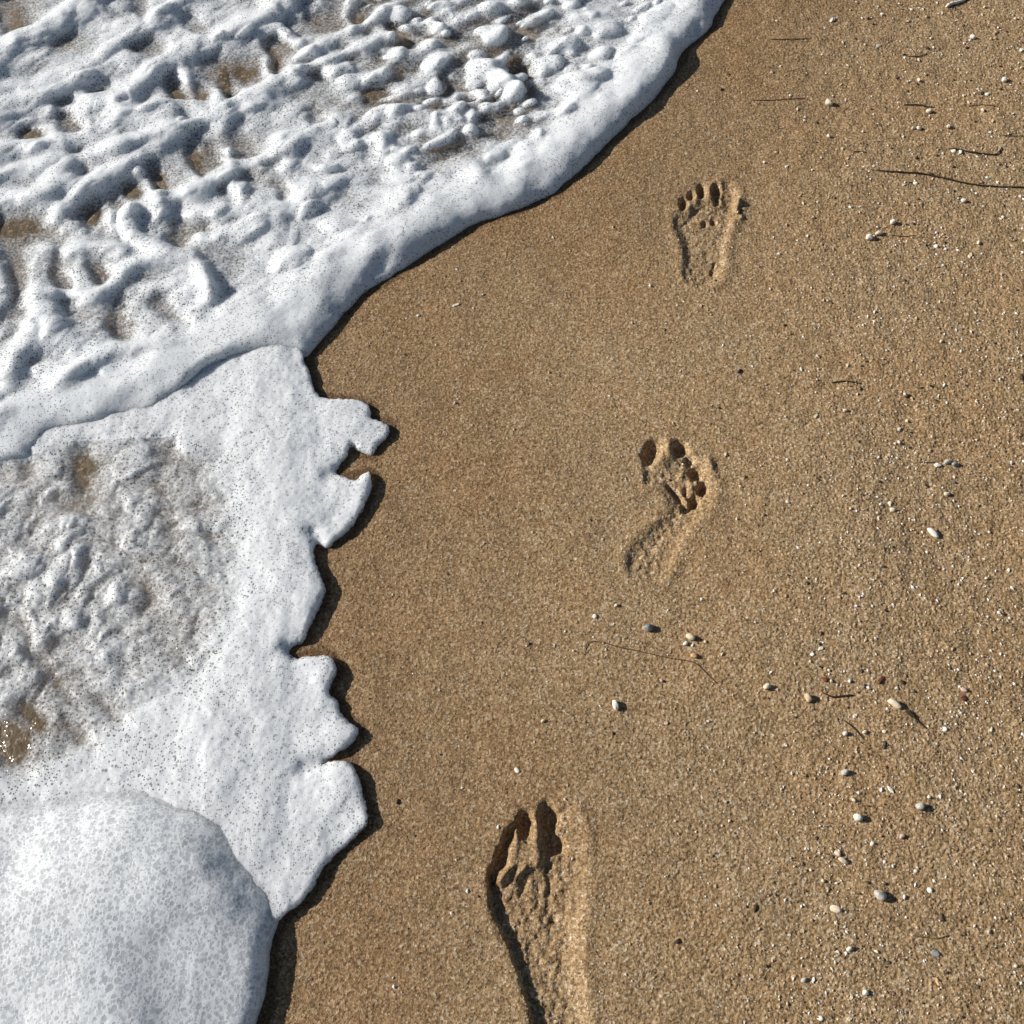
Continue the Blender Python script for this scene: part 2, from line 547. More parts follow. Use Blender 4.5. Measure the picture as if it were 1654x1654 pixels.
SAND = make_sand()
WATER = make_water()
FOAM_A = make_foam('surge_foam', 0.0027, 0.0046, 0.55, 1.0, thin_to=0.008, white=(0.765, 0.780, 0.790), dot_col=(0.25, 0.25, 0.25), sss=0.022)
FOAM_B = make_foam('thin_foam', 0.0027, 0.0056, 0.65, 0.95, white=(0.80, 0.81, 0.815), dot_col=(0.36, 0.36, 0.355), sss=0.016)
FOAM_C = make_foam('bubbly_foam', 0.0032, 0.0068, 0.0, 0.12, discs=0.95, white=(0.89, 0.90, 0.905), sss=0.02)
STONES = {
    'white': make_stone('white_shell', (0.80, 0.75, 0.64), 0.18),
    'cream': make_stone('cream_shell', (0.74, 0.62, 0.45), 0.22),
    'tan': make_stone('tan_pebble', (0.58, 0.43, 0.27), 0.28),
    'orange': make_stone('orange_shell', (0.62, 0.38, 0.19), 0.28),
    'pink': make_stone('pink_shell', (0.60, 0.42, 0.35), 0.22),
    'grey': make_stone('grey_pebble', (0.54, 0.50, 0.44), 0.35, spots=(0.24, 0.22, 0.19)),
    'bluegrey': make_stone('blue_grey_mussel', (0.29, 0.29, 0.285), 0.5, spots=(0.46, 0.45, 0.42)),
    'brown': make_stone('brown_scrap', (0.13, 0.075, 0.04), 0.4),
    'dark': make_stone('dark_scrap', (0.05, 0.032, 0.02), 0.4),
    'red': make_stone('red_seaweed', (0.15, 0.045, 0.025), 0.4),
    'green': make_stone('olive_seaweed', (0.15, 0.13, 0.045), 0.5),
}

# ------------------------------------------------------------------ sand sheet and the footprints in it
sx = axis(-2.3, -0.42, 1.06, 2.5, 0.00145); sy = axis(-0.9, -0.02, 1.90, 3.3, 0.00135, 1.09, 0.0022)
SX, SY = np.meshgrid(sx, sy)
jx = np.gradient(sx)[None, :]; jy = np.gradient(sy)[:, None]
X = SX + jx * (rng.rand(*SX.shape) - 0.5) * 0.5
Y = SY + jy * (rng.rand(*SX.shape) - 0.5) * 0.5
Z = sand_base(X, Y)
dw = DW(X, Y)
coarse = smooth(0.05, 0.7, X - 0.25 * (Y - 0.8) + 0.2 * N1(X * 3, Y * 3))
fine = (jx < 0.004) & (jy < 0.006)
Z = Z + fine * (0.00026 + 0.00020 * coarse) * rng.randn(*X.shape) + (0.0002 + 0.00035 * coarse) * N4(X * 260, Y * 260)
wet = smooth(0.48, 0.01, -dw + 0.06 * N2(X * 5, Y * 5)) * 0.75
edge_shade = smooth(0.016, 0.006, -dw + 0.006 * N3(X * 30, Y * 30)).ravel()  # narrow strip beside the foam that gets the painted shade
px_, py_ = pixel(X, Y)
region = np.zeros(X.shape, np.int16)
for i, P in enumerate(PRINTS):
    s = P['sdf'](X, Y) > -0.002
    region[s] = 10 * (i + 1)
    for k, e in enumerate(P['toes']):
        q = ell(px_, py_, e)
        region[q < 1.5] = 10 * (i + 1) + 1 + k
co = np.stack([X, Y, Z], 2).reshape(-1, 3)
F = grid_faces(len(sx), len(sy))
regF = region.ravel()[F[:, 0]]
wetv = wet.ravel()
sand = link('beach_sand', sub_mesh('beach_sand', co, F[regF == 0], SAND, {'wet': wetv, 'edge_shade': edge_shade}))
tag(sand, 'brown damp beach sand with coarse grains', 'sand', kind='structure')
for i, P in enumerate(PRINTS):
    cx, cy = P['poly'].mean(0)
    e = bpy.data.objects.new('footprint', None)
    e.empty_display_size = 0.05
    COL.objects.link(e)
    e.location = (cx, cy, 0)
    tag(e, P['label'], 'footprint', 'bare footprints along the water line')
    off = np.array([cx, cy, 0])
    for k in range(0, 6):
        f = F[regF == 10 * (i + 1) + k]
        if not len(f):
            continue
        nm = 'sole_print' if k == 0 else 'toe_print'
        # keep vertices in world axes so that the sand grains run on through the seam
        me = sub_mesh(nm, co, f, SAND, {'wet': wetv, 'edge_shade': edge_shade})
        o = link(nm, me, e)
        o.matrix_parent_inverse = Matrix.Translation((-cx, -cy, 0))

# far beach and sea, well beyond the view
def far_sheet(name, mat, fz, x0, x1, y0, y1, n=60):
    xs = np.linspace(x0, x1, n); ys = np.linspace(y0, y1, n)
    A, B = np.meshgrid(xs, ys)
    c = np.stack([A, B, fz(A, B)], 2).reshape(-1, 3)
    fs = grid_faces(n, n)
    ct = c[fs].mean(1)
    keep = ~((ct[:, 0] > -2.0) & (ct[:, 0] < 2.2) & (ct[:, 1] > -0.7) & (ct[:, 1] < 3.0))
    return link(name, sub_mesh(name, c, fs[keep], mat, {'wet': np.zeros(len(c)), 'thick': np.full(len(c), 0.01)}))


def far_sand_z(x, y):
    return np.where(x > 0, 0.015 * np.clip(x - 1.2, 0, 30), 0.06 * np.clip(x, -40, 0)) - 0.006


tag(far_sheet('far_beach', SAND, far_sand_z, -60, 60, -60, 60, 121), kind='structure')

# ------------------------------------------------------------------ shallow silty water under the foam
WATER_Z = -0.001


def water_z(x, y):
    d = DW(x, y)
    w = WATER_Z + 0.0022 * N2.fbm(x * 24, y * 24, 3) + 0.003 * N3.fbm(x * 7, y * 7, 2)
    return w * smooth(0.0, 0.12, d) + (-0.012) * (1 - smooth(-0.02, 0.05, d))


wx = axis(-2.3, -1.05, 0.45, 1.5, 0.004); wy = axis(-0.9, -0.05, 1.90, 3.3, 0.004)
WX, WY = np.meshgrid(wx, wy)
wc = np.stack([WX, WY, water_z(WX, WY)], 2).reshape(-1, 3)
WF = grid_faces(len(wx), len(wy))
kd = DW(wc[:, 0], wc[:, 1])[WF].max(1) > -0.01
water = link('sea_water', sub_mesh('sea_water', wc, WF[kd], WATER))
tag(water, 'shallow brown silty sea water seen through gaps in the foam', 'water', kind='structure')
# open sea beyond the near water
xs = np.linspace(-80, -2.0, 60); ys = np.linspace(-60, 90, 60)
A, B = np.meshgrid(xs, ys)
tag(link('open_sea', sub_mesh('open_sea', np.stack([A, B, np.full(A.shape, -0.012)], 2).reshape(-1, 3), grid_faces(60, 60), WATER)), kind='structure')


# ------------------------------------------------------------------ foam
def round_edge(d, r, power=2.2):
    q = np.clip(d / r, 0, 1)
    return np.power(np.clip(1 - (1 - q) ** power, 0, 1), 1 / power)


# ridges of the broken surge (photo pixels, half width in mm, height in mm)
RIDGES = [
    ([(-60, 170), (0, 112), (40, 66), (80, 48), (120, 22), (165, -10)], 22, 24),
    ([(0, 150), (70, 140), (135, 112), (200, 74), (250, 40), (290, 10), (310, -15)], 16, 18),
    ([(-50, 210), (0, 190), (40, 160), (110, 142), (160, 116), (200, 106)], 18, 18),
    ([(150, 172), (210, 150), (260, 112), (310, 86), (368, 66), (420, 42), (475, -6)], 18, 22),
    ([(-40, 268), (60, 242), (150, 222), (226, 190), (280, 176), (345, 182), (420, 160), (470, 128)], 18, 20),
    ([(-40, 312), (40, 282), (140, 254), (230, 232), (300, 206), (380, 184), (420, 168)], 17, 17),
    ([(92, 352), (128, 312), (170, 284), (222, 258), (280, 226)], 17, 20),
    ([(0, 330), (60, 320), (110, 300)], 16, 15),
    ([(250, 336), (310, 312), (368, 280), (420, 264), (480, 232), (545, 200)], 18, 19),
    ([(206, 350), (214, 384), (250, 404), (290, 420), (326, 436), (340, 470)], 13, 21),
    ([(62, 480), (112, 478), (160, 474), (205, 444), (245, 424), (300, 420)], 12, 19),
    ([(60, 482), (76, 520), (100, 548), (150, 562)], 14, 20),
    ([(52, 538), (28, 574), (6, 620)], 15, 21),
    ([(100, 618), (136, 592), (190, 570), (268, 566)], 15, 20),
    ([(-30, 700), (40, 672), (100, 656), (170, 640), (225, 612), (250, 596)], 18, 22),
    ([(110, 412), (150, 402), (200, 410)], 12, 14),
    ([(300, 350), (360, 345), (420, 340)], 14, 13),
    ([(325, 388), (380, 378), (430, 350), (480, 328), (530, 300)], 16, 17),
    ([(420, 60), (450, 50), (480, 70)], 14, 20),
    ([(500, 90), (545, 60), (590, 45), (640, 20)], 12, 17),
    ([(490, 118), (530, 105), (585, 78), (625, 62)], 13, 18),
    ([(560, 140), (600, 130), (640, 100), (690, 80)], 13, 16),
    ([(640, 150), (690, 130), (740, 90), (800, 60)], 13, 15),
    ([(620, 180), (680, 200), (740, 190), (780, 170)], 13, 14),
    ([(700, 60), (760, 30), (830, 10)], 13, 14),
    ([(580, 230), (640, 240), (700, 230), (760, 205)], 14, 12),
    ([(790, 120), (810, 134), (834, 150)], 12, 20),
    ([(860, 90), (920, 60), (980, 30)], 20, 10),
]
# gaps where the brown water shows (px, py, rx, ry, lean in degrees, depth mm)
HOLES = [
    (28, 34, 26, 22, 40, 24), (105, 70, 14, 12, 0, 16), (172, 156, 16, 9, 0, 24), (112, 164, 14, 7, 0, 16), (198, 160, 10, 9, 0, 14), (50, 226, 20, 11, 0, 26),
    (112, 216, 44, 11, 70, 20), (290, 156, 34, 11, 70, 26), (325, 158, 20, 10, 70, 22), (372, 148, 38, 11, 70, 24), (345, 112, 20, 14, 0, 18),
    (392, 122, 22, 12, 60, 26), (240, 78, 20, 14, 40, 18), (315, 52, 26, 8, 35, 14), (322, 266, 24, 11, 60, 26), (352, 276, 40, 12, 72, 20), (395, 256, 34, 12, 70, 18), (262, 302, 34, 12, 60, 24),
    (214, 314, 18, 12, 20, 24), (186, 336, 22, 10, 60, 18), (148, 350, 14, 16, 10, 26), (22, 374, 28, 18, 0, 26), (70, 366, 26, 18, 20, 20), (210, 380, 20, 14, 0, 16), (288, 384, 14, 20, 0, 27),
    (322, 378, 18, 14, 40, 22), (100, 418, 16, 8, 0, 16), (24, 452, 40, 14, 90, 26), (100, 462, 34, 10, 84, 22), (160, 446, 18, 12, 60, 22), (24, 520, 24, 18, 0, 15), (192, 522, 14, 24, -16, 27), (262, 500, 16, 12, 30, 14),
    (290, 526, 20, 10, 60, 12), (515, 198, 18, 10, 50, 18), (462, 66, 18, 20, 0, 24), (446, 98, 28, 9, 70, 26), (412, 118, 20, 10, 60, 22), (520, 30, 24, 14, 20, 22), (512, 122, 18, 9, 40, 22),
    (588, 34, 14, 18, 20, 25), (564, 92, 16, 10, 20, 18), (640, 60, 16, 8, 30, 18), (680, 56, 14, 7, 30, 20), (712, 38, 16, 8, 30, 18), (604, 158, 18, 12, 50, 18), (664, 70, 12, 8, 0, 18),
    (720, 136, 20, 7, 70, 14), (764, 172, 14, 8, 40, 20), (842, 108, 14, 8, 0, 22), (880, 64, 12, 14, 40, 14), (586, 240, 18, 9, 60, 12), (458, 322, 16, 9, 60, 16), (425, 262, 18, 8, 40, 14),
    (545, 10, 30, 10, 90, 18), (450, 10, 18, 8, 70, 12), (230, 10, 40, 8, 80, 14),
]


def foam_mesh(name, x, y, z, thick, keep, mat, lean):
    nx, ny = x.shape[1], x.shape[0]
    X_ = x + lean[0]; Y_ = y + lean[1]
    c = np.stack([X_, Y_, z], 2).reshape(-1, 3)
    fs = grid_faces(nx, ny)
    k = keep.ravel()[fs].any(1)
    return link(name, sub_mesh(name, c, fs[k], mat, {'thick': thick.ravel()}))


# --- the thick broken surge across the upper left
ax_ = axis(-2.3, -1.06, 0.46, 1.45, 0.0018); ay_ = axis(0.2, 0.66, 1.88, 3.3, 0.0018, 1.09, 0.0026)
x, y = np.meshgrid(ax_, ay_)
d = DA(x, y) + 0.006 * N1.fbm(x * 14, y * 14, 2) + 0.0015 * N2.fbm(x * 42, y * 42, 2)
front = np.concatenate([np.array([(0.98, 3.2), (0.60, 2.45), (0.40, 2.02)]), G([(1110, 40), (1062, 92), (1010, 152), (955, 204), (890, 254), (800, 302), (700, 336), (620, 376), (556, 424), (500, 472), (440, 520), (390, 556), (330, 594)])])
dfr = Map(seg_dist(CGX, CGY, catmull(front, 3, False)))
fr = dfr(x, y)
rid = np.zeros(CGX.shape).ravel()
for pts, wd, ht in RIDGES:
    dd = seg_dist(CGX, CGY, catmull(G(pts), 4, False))
    g = ht * 0.001 * np.exp(-0.5 * (dd / (wd * 0.001)) ** 2 * 0.9)
    m = np.maximum(rid, g)
    rid = np.where(np.minimum(rid, g) > 0, m + 0.15 * np.minimum(rid, g), m)
RID = Map(rid)
wx1 = 0.016 * N3.fbm(x * 11, y * 11, 2); wy1 = 0.016 * N4.fbm(x * 11 + 9, y * 11, 2)
wx3 = 0.022 * N5.fbm(x * 6 + 3, y * 6, 2); wy3 = 0.022 * N1.fbm(x * 6, y * 6 + 7, 2)
rwx, rwy = wx1 * 0.75 + wx3 * 0.6, wy1 * 0.75 + wy3 * 0.6
ridge = RID(x + rwx, y + rwy)
ca, sa = math.cos(math.radians(33)), math.sin(math.radians(33))
U = (x + wx1) * ca + (y + wy1) * sa; V = -(x + wx1) * sa + (y + wy1) * ca
fineb = smooth(-0.42, -0.1, x) * smooth(1.25, 1.5, y)
bil = N1.billow(U * 8, V * 17, 2)
bil2 = N5.billow(U * 17, V * 26, 2)
# rounded clots of froth: soft lumps that lean with the flow, small and crowded towards the upper right
pr = np.random.RandomState(61)
puff = np.zeros(x.shape)
tries = 0
made = 0
while made < 700 and tries < 6000:
    tries += 1
    cx0, cy0 = pr.uniform(-1.25, 0.42), pr.uniform(0.75, 2.15)
    fb_ = float(smooth(-0.45, -0.12, np.array(cx0 + 0.15 * (cy0 - 1.5))) * smooth(1.2, 1.42, np.array(cy0)))
    if DA(np.array([cx0]), np.array([cy0]))[0] < 0.06 or pr.rand() > 0.22 + 0.78 * fb_:
        continue
    a_ = pr.uniform(0.020, 0.052) * (1.1 - 0.25 * fb_); b_ = a_ * pr.uniform(0.45, 0.8)
    h_ = (0.004 + 0.009 * pr.rand()) * (0.75 + 0.35 * fb_) * (a_ / 0.034) ** 0.6
    an = math.radians(33 + pr.uniform(-30, 25))
    i0, i1 = np.searchsorted(ax_, [cx0 - a_ * 1.7, cx0 + a_ * 1.7]); j0, j1 = np.searchsorted(ay_, [cy0 - a_ * 1.7, cy0 + a_ * 1.7])
    if i1 <= i0 or j1 <= j0:
        continue
    sl = (slice(j0, j1), slice(i0, i1))
    dx_ = x[sl] + wx1[sl] * 0.8 - cx0; dy_ = y[sl] + wy1[sl] * 0.8 - cy0
    u_ = dx_ * math.cos(an) + dy_ * math.sin(an); v_ = -dx_ * math.sin(an) + dy_ * math.cos(an)
    q = (u_ / a_) ** 2 + (v_ / b_) ** 2
    g = 1.05 * h_ * np.clip(1 - q, 0, 1) ** 1.8
    k_ = 0.0050
    hh = np.clip(0.5 + 0.5 * (puff[sl] - g) / k_, 0, 1)
    puff[sl] = g * (1 - hh) + puff[sl] * hh + k_ * hh * (1 - hh) * (g > 0)
    made += 1
outside_view = np.clip(smooth(1.05, 1.2, np.abs(x)) + smooth(1.85, 1.95, y), 0, 1)
bump = ridge * (0.68 + 0.35 * N2.fbm(x * 14, y * 14, 2)) + 0.006 * bil + puff + 0.02 * outside_view * bil
wx2 = 0.007 * N5.fbm(x * 40, y * 40, 3); wy2 = 0.007 * N2.fbm(x * 40 + 5, y * 40, 3)
pxm, pym = pixel(x + rwx + wx2, y + rwy + wy2)
hole = np.zeros(x.shape)
for h in HOLES:
    q = ell(pxm, pym, h) / 1.5
    hole = 1 - (1 - hole) * (1 - min(1.0, h[5] / 25.0) * np.exp(-0.55 * np.clip(q, 0, 30) ** 1.5))
gap = smooth(0.0050, 0.0, puff + 0.0016 * N2.fbm(x * 50, y * 50, 2)) * smooth(0.1, 0.5, fineb * smooth(930, 800, pxm) + 0.45 * N3.fbm(x * 9 + 1, y * 9, 2) - 0.12) * smooth(0.10, 0.17, d)
inner = smooth(0.045, 0.13, d)
frontband = 0.012 * np.exp(-0.5 * (fr / 0.050) ** 2) * (1 + 0.35 * N1.fbm(x * 9, y * 9, 2))
base = 0.009 - 0.001 * fineb + 0.004 * N2.fbm(x * 12, y * 12, 2)
H = (base * (1 + 0.3 * (1 - inner)) + frontband + inner * (bump + 0.005 * bil2 - 0.004)) * (1 - 0.97 * hole * inner * (1 - 0.75 * smooth(0.007, 0.016, ridge))) - 0.0022 * hole * inner + (1 - inner) * (0.003 + 0.001 * bil2 + 0.25 * ridge)
# the bulb at the top end of the front and the little dents behind it
for e in [(1062, 96, 34, 38, 20, 9), (820, 145, 20, 14, 0, 8), (985, 175, 60, 40, 40, 4)]:
    H = H + 0.001 * e[5] * np.exp(-1.2 * np.clip(ell(pxm, pym, e), 0, 30))
for e in [(806, 264, 26, 36, 30, 10), (612, 438, 18, 30, 20, 8), (1118, 58, 14, 14, 0, 8), (860, 140, 16, 26, 20, 7)]:
    H = H - 0.001 * e[5] * np.exp(-1.2 * np.clip(ell(pxm, pym, e), 0, 30))
E = round_edge(d, 0.060 - 0.032 * smooth(-0.38, -0.46, x) * smooth(1.1, 0.95, y), 2.0)
z = E * np.maximum(H, -0.008) + np.where(d < 0, np.clip(d * 3.0, -0.02, 0), 0)
z = z + E * (0.0004 * N3.fbm(x * 130, y * 130, 2) + 0.0004 * N4.fbm(x * 50, y * 50, 2))
wz = water_z(x, y)
thickA = np.where(inner > 0.3, (z - wz) * (1 - inner * (0.50 + 0.25 * N1.fbm(x * 9, y * 9 + 4, 2))), np.maximum(z, 0) + 0.006) - 0.004 * gap * inner
zp = np.clip(z, 0, 0.06)
fa = foam_mesh('surge_foam', x, y, z, thickA, d > -0.006, FOAM_A, (0.42 * zp * E, -0.30 * zp * E))
tag(fa, 'thick lumpy white sea foam of the broken surge across the upper left of the beach', 'foam', kind='stuff')

# --- the thin foam sheet with the torn edge in the middle
bx_ = axis(-2.3, -0.78, -0.14, 0.0, 0.0014); by_ = axis(-0.3, 0.12, 1.02, 1.15, 0.0014)
x, y = np.meshgrid(bx_, by_)
d = DB(x, y) + 0.0022 * N2.fbm(x * 60, y * 60, 2) + 0.0014 * N3.fbm(x * 170, y * 170, 2)
dense_line = catmull(G([(420, 560), (440, 640), (440, 740), (450, 840), (452, 930), (420, 1030), (390, 1120), (350, 1200), (330, 1300), (400, 1420)]), 3, False)
dl = Map(seg_dist(CGX, CGY, dense_line))(x, y)
thin_poly = catmull(G([(-200, 720), (60, 730), (230, 690), (322, 716), (366, 770), (386, 830), (398, 905), (386, 985), (340, 1070), (280, 1122), (190, 1186), (90, 1244), (0, 1262), (-200, 1280)]), 3)
dt = Map(sdf(CGX, CGY, thin_poly))(x, y) + 0.014 + 0.014 * N1.fbm(x * 16, y * 16, 3)
thin = smooth(-0.02, 0.06, dt)
U = x * ca + y * sa; V = -x * sa + y * ca
wx1 = 0.012 * N3.fbm(x * 14, y * 14, 2); wy1 = 0.012 * N4.fbm(x * 14 + 9, y * 14, 2)
U = (x + wx1) * 0.88 + (y + wy1) * 0.47; V = -(x + wx1) * 0.47 + (y + wy1) * 0.88
U = U + 0.010 * N1.fbm(x * 23, y * 23 + 3, 2); V = V + 0.010 * N3.fbm(x * 23 + 8, y * 23, 2)
bil = N2.billow(U * 14, V * 15.5, 2); bil2 = N5.billow(U * 30, V * 31, 2)
left = smooth(0.0, 0.30, dt)
Hd = 0.0095 + 0.005 * np.exp(-0.5 * (dl / 0.045) ** 2) + 0.0028 * N1.fbm(x * 17, y * 17, 2) + 0.0012 * N2.fbm(x * 45, y * 45, 2)
Ht = 0.0044 + (0.008 + 0.007 * left) * bil + (0.004 + 0.004 * left) * bil2 + 0.003 * N1.fbm(x * 8, y * 8, 2)
pxm, pym = pixel(x + wx1 * 0.4, y + wy1 * 0.4)
for e in [(270, 730, 60, 14, 100, 6), (275, 860, 30, 9, 80, 8), (190, 868, 22, 10, 80, 9), (102, 815, 14, 10, 0, 8), (240, 970, 16, 22, 0, 9), (55, 860, 20, 12, 0, 5),
          (40, 1030, 30, 14, 60, 9), (10, 1180, 22, 20, 30, 11), (60, 1160, 30, 10, 40, 9), (110, 1120, 26, 8, 45, 8), (180, 1150, 40, 8, 45, 8), (20, 1230, 30, 16, 80, 12),
          (130, 1190, 40, 9, 60, 9), (95, 1035, 16, 12, 0, 8), (190, 1000, 14, 10, 40, 6), (330, 850, 24, 8, 60, 5), (40, 750, 20, 10, 60, 7), (128, 706, 62, 13, 82, 16)]:
    Ht = Ht - 0.0007 * e[5] * np.exp(-0.5 * np.clip(ell(pxm, pym, e) / 1.6, 0, 30))
H = Hd * (1 - thin) + np.maximum(Ht, -0.004) * thin
for e in [(575, 690, 30, 26, 0, 3), (585, 790, 16, 30, 20, 2), (515, 1085, 24, 26, 0, 5), (550, 1186, 26, 22, 0, 4), (550, 1270, 30, 30, 0, 3), (540, 1340, 30, 30, 0, -4), (500, 960, 26, 40, 0, 3)]:
    H = H + 0.001 * e[5] * np.exp(-0.8 * np.clip(ell(pxm, pym, e), 0, 30))
# folds that split the torn lobes
for ln, dp in [(G([(478, 1054), (462, 1046)]), 6), (G([(520, 1232), (490, 1240)]), 6), (G([(541, 765), (528, 768)]), 4), (G([(514, 880), (505, 862)]), 5)]:
    dd = seg_dist(x, y, ln).reshape(x.shape)
    H = H - 0.001 * dp * np.exp(-0.5 * (dd / 0.008) ** 2)
E = round_edge(d, 0.011, 2.6)
z = E * H + np.where(d < 0, np.clip(d * 3.0, -0.02, 0), 0) + E * (0.0006 * N3.fbm(x * 150, y * 150, 2))
wz = water_z(x, y)
rimthin = smooth(0.03, 0.0, DW(x, y)) * smooth(0.0, 0.35, N1.fbm(x * 9 + 3, y * 9, 2))
thickB = np.where(DW(x, y) > 0.09, (z - wz) * (1 - 0.50 * thin), np.maximum(z, 0.001) + 0.005 - 0.007 * rimthin)
zp = np.clip(z, 0, 0.03)
fb = foam_mesh('thin_foam', x, y, z, thickB, d > -0.005, FOAM_B, (0.35 * zp * E, -0.15 * zp * E))
tag(fb, 'thin white foam sheet with a torn scalloped edge on the brown sand', 'foam', kind='stuff')

# --- the smooth mound of big bubbles at the bottom left
cx_ = axis(-2.3, -0.72, -0.2, -0.1, 0.0013); cy_ = axis(-0.85, -0.03, 0.36, 0.5, 0.0013)
x, y = np.meshgrid(cx_, cy_)
d = DC(x, y) + 0.004 * N1.fbm(x * 12, y * 12, 2) + 0.0015 * N2.fbm(x * 50, y * 50, 2)
kb = smooth(0.10, 0.20, y)
E = round_edge(d, 0.034, 2.2) * (1 - kb) + smooth(-0.022, 0.085, d) * kb
H = 0.025 + 0.030 * smooth(0.0, 0.17, d) + 0.006 * N1.fbm(x * 6 + 2, y * 6, 2) + 0.0015 * N2.fbm(x * 16, y * 16, 2)
pxm, pym = pixel(x, y)
for e in [(20, 1400, 40, 60, 20, -8), (250, 1580, 60, 90, 20, -6), (330, 1340, 70, 60, 0, 4)]:
    H = H + 0.001 * e[5] * np.exp(-0.8 * np.clip(ell(pxm, pym, e), 0, 30))
z = E * H + np.where(d < 0, np.clip(d * 3.0, -0.03, 0), 0)
z = z + E * (0.0004 * N3.fbm(x * 60, y * 60, 2) + 0.0003 * N4.fbm(x * 170, y * 170, 2))
zp = np.clip(z, 0, 0.06)
thickC = np.clip(kb * (z - 0.0095) + (1 - kb) * 0.03, 0, 0.03)
fc = foam_mesh('bubbly_foam', x, y, z, thickC, d > -0.006, FOAM_C, (0.25 * zp * E, 0.0 * zp))
tag(fc, 'thick smooth mound of bubbly white foam in the bottom left corner', 'foam', kind='stuff')


# ------------------------------------------------------------------ small things on the sand
def zsand(x, y):
    return float(sand_base(np.array([x], float), np.array([y], float))[0])


import bmesh


def stone_mesh(name, kind, L, W, seed, mat):
    """one pebble, shell, shard or scrap, lying along x"""
    r = random.Random(seed)
    bm = bmesh.new()
    if kind == 'shard':
        # broken angular flake with real thickness
        k = r.randint(5, 7); t = 0.22 * W
        ring = []
        for i in range(k):
            a = 2 * math.pi * (i + r.uniform(-0.3, 0.3)) / k
            q = r.uniform(0.72, 1.08)
            ring.append((math.cos(a) * L / 2 * q, math.sin(a) * W / 2 * q))
        b = [bm.verts.new((px * 1.02, py * 1.02, -t)) for px, py in ring]
        m = [bm.verts.new((px, py, t * r.uniform(0.5, 0.9))) for px, py in ring]
        tp = [bm.verts.new((px * 0.72, py * 0.72, t * r.uniform(1.0, 1.7))) for px, py in ring]
        for i in range(k):
            j = (i + 1) % k
            bm.faces.new((b[i], b[j], m[j], m[i])); bm.faces.new((m[i], m[j], tp[j], tp[i]))
        bm.faces.new(tp); bm.faces.new(b[::-1])
        sm = False
    elif kind == 'shell':
        # one valve of a small clam: fan outline, domed, with growth ridges and a beak
        nr, na = 7, 22
        rows = []
        for i in range(nr + 1):
            q = i / nr; row = []
            for j in range(na):
                a = 2 * math.pi * j / na
                rr = q * (1 - 0.22 * (0.5 + 0.5 * math.cos(a)) ** 3)
                hx = math.cos(a) * rr * L / 2; hy = math.sin(a) * rr * W / 2
                hz = 0.34 * W * (1 - q ** 2.2) + 0.018 * W * math.sin(q * 22) * (1 if i < nr else 0)
                hx += 0.16 * L * (1 - q)
                row.append((hx, hy, hz))
            rows.append(row)
        top = bm.verts.new((0.16 * L, 0, 0.34 * W))
        vr = [[bm.verts.new(p) for p in row] for row in rows[1:]]
        for j in range(na):
            bm.faces.new((top, vr[0][j], vr[0][(j + 1) % na]))
        for i in range(len(vr) - 1):
            for j in range(na):
                bm.faces.new((vr[i][j], vr[i + 1][j], vr[i + 1][(j + 1) % na], vr[i][(j + 1) % na]))
        low = [bm.verts.new((v.co.x * 0.93, v.co.y * 0.93, -0.10 * W)) for v in vr[-1]]
        for j in range(na):
            bm.faces.new((vr[-1][j], low[j], low[(j + 1) % na], vr[-1][(j + 1) % na]))
        bm.faces.new(low[::-1])
        sm = True
    else:
        bmesh.ops.create_icosphere(bm, subdivisions=3, radius=1.0)
        ph = [r.uniform(0, 6.28) for _ in range(9)]
        amp = 0.19 if kind == 'pebble' else 0.32
        for v in bm.verts:
            c = v.co
            k = 1 + amp * (math.sin(2.1 * c.x + ph[0]) * math.sin(1.9 * c.y + ph[1]) + 0.6 * math.sin(3.7 * c.y + ph[2]) * math.sin(3.1 * c.z + ph[3])
                           + (0.5 if kind != 'pebble' else 0.2) * math.sin(6.3 * c.x + ph[4]) * math.sin(5.7 * c.y + ph[5]))
            hz = 0.62 if kind == 'pebble' else 0.42
            # a slight flat on top and broad ends, like a water-worn stone
            sx_ = math.copysign(abs(c.x) ** 0.8, c.x) if kind == 'pebble' else c.x
            v.co = Vector((sx_ * L / 2 * k, c.y * W / 2 * k, c.z * W / 2 * hz / 0.62 * 0.95 * k))
        sm = True
    me = bpy.data.meshes.new(name)
    bm.normal_update()
    bm.to_mesh(me)
    bm.free()
    for p in me.polygons:
        p.use_smooth = sm
    me.materials.append(mat)
    return me


def scale_at(px, py):
    x0, y0 = ground(px, py)
    return CAM_H / (SP + (py - HALF) / FPX * CP) / FPX     # metres per photo pixel across


NOUN = {'pebble': 'pebble', 'shell': 'shell', 'shard': 'shell_fragment', 'scrap': 'seaweed_scrap'}
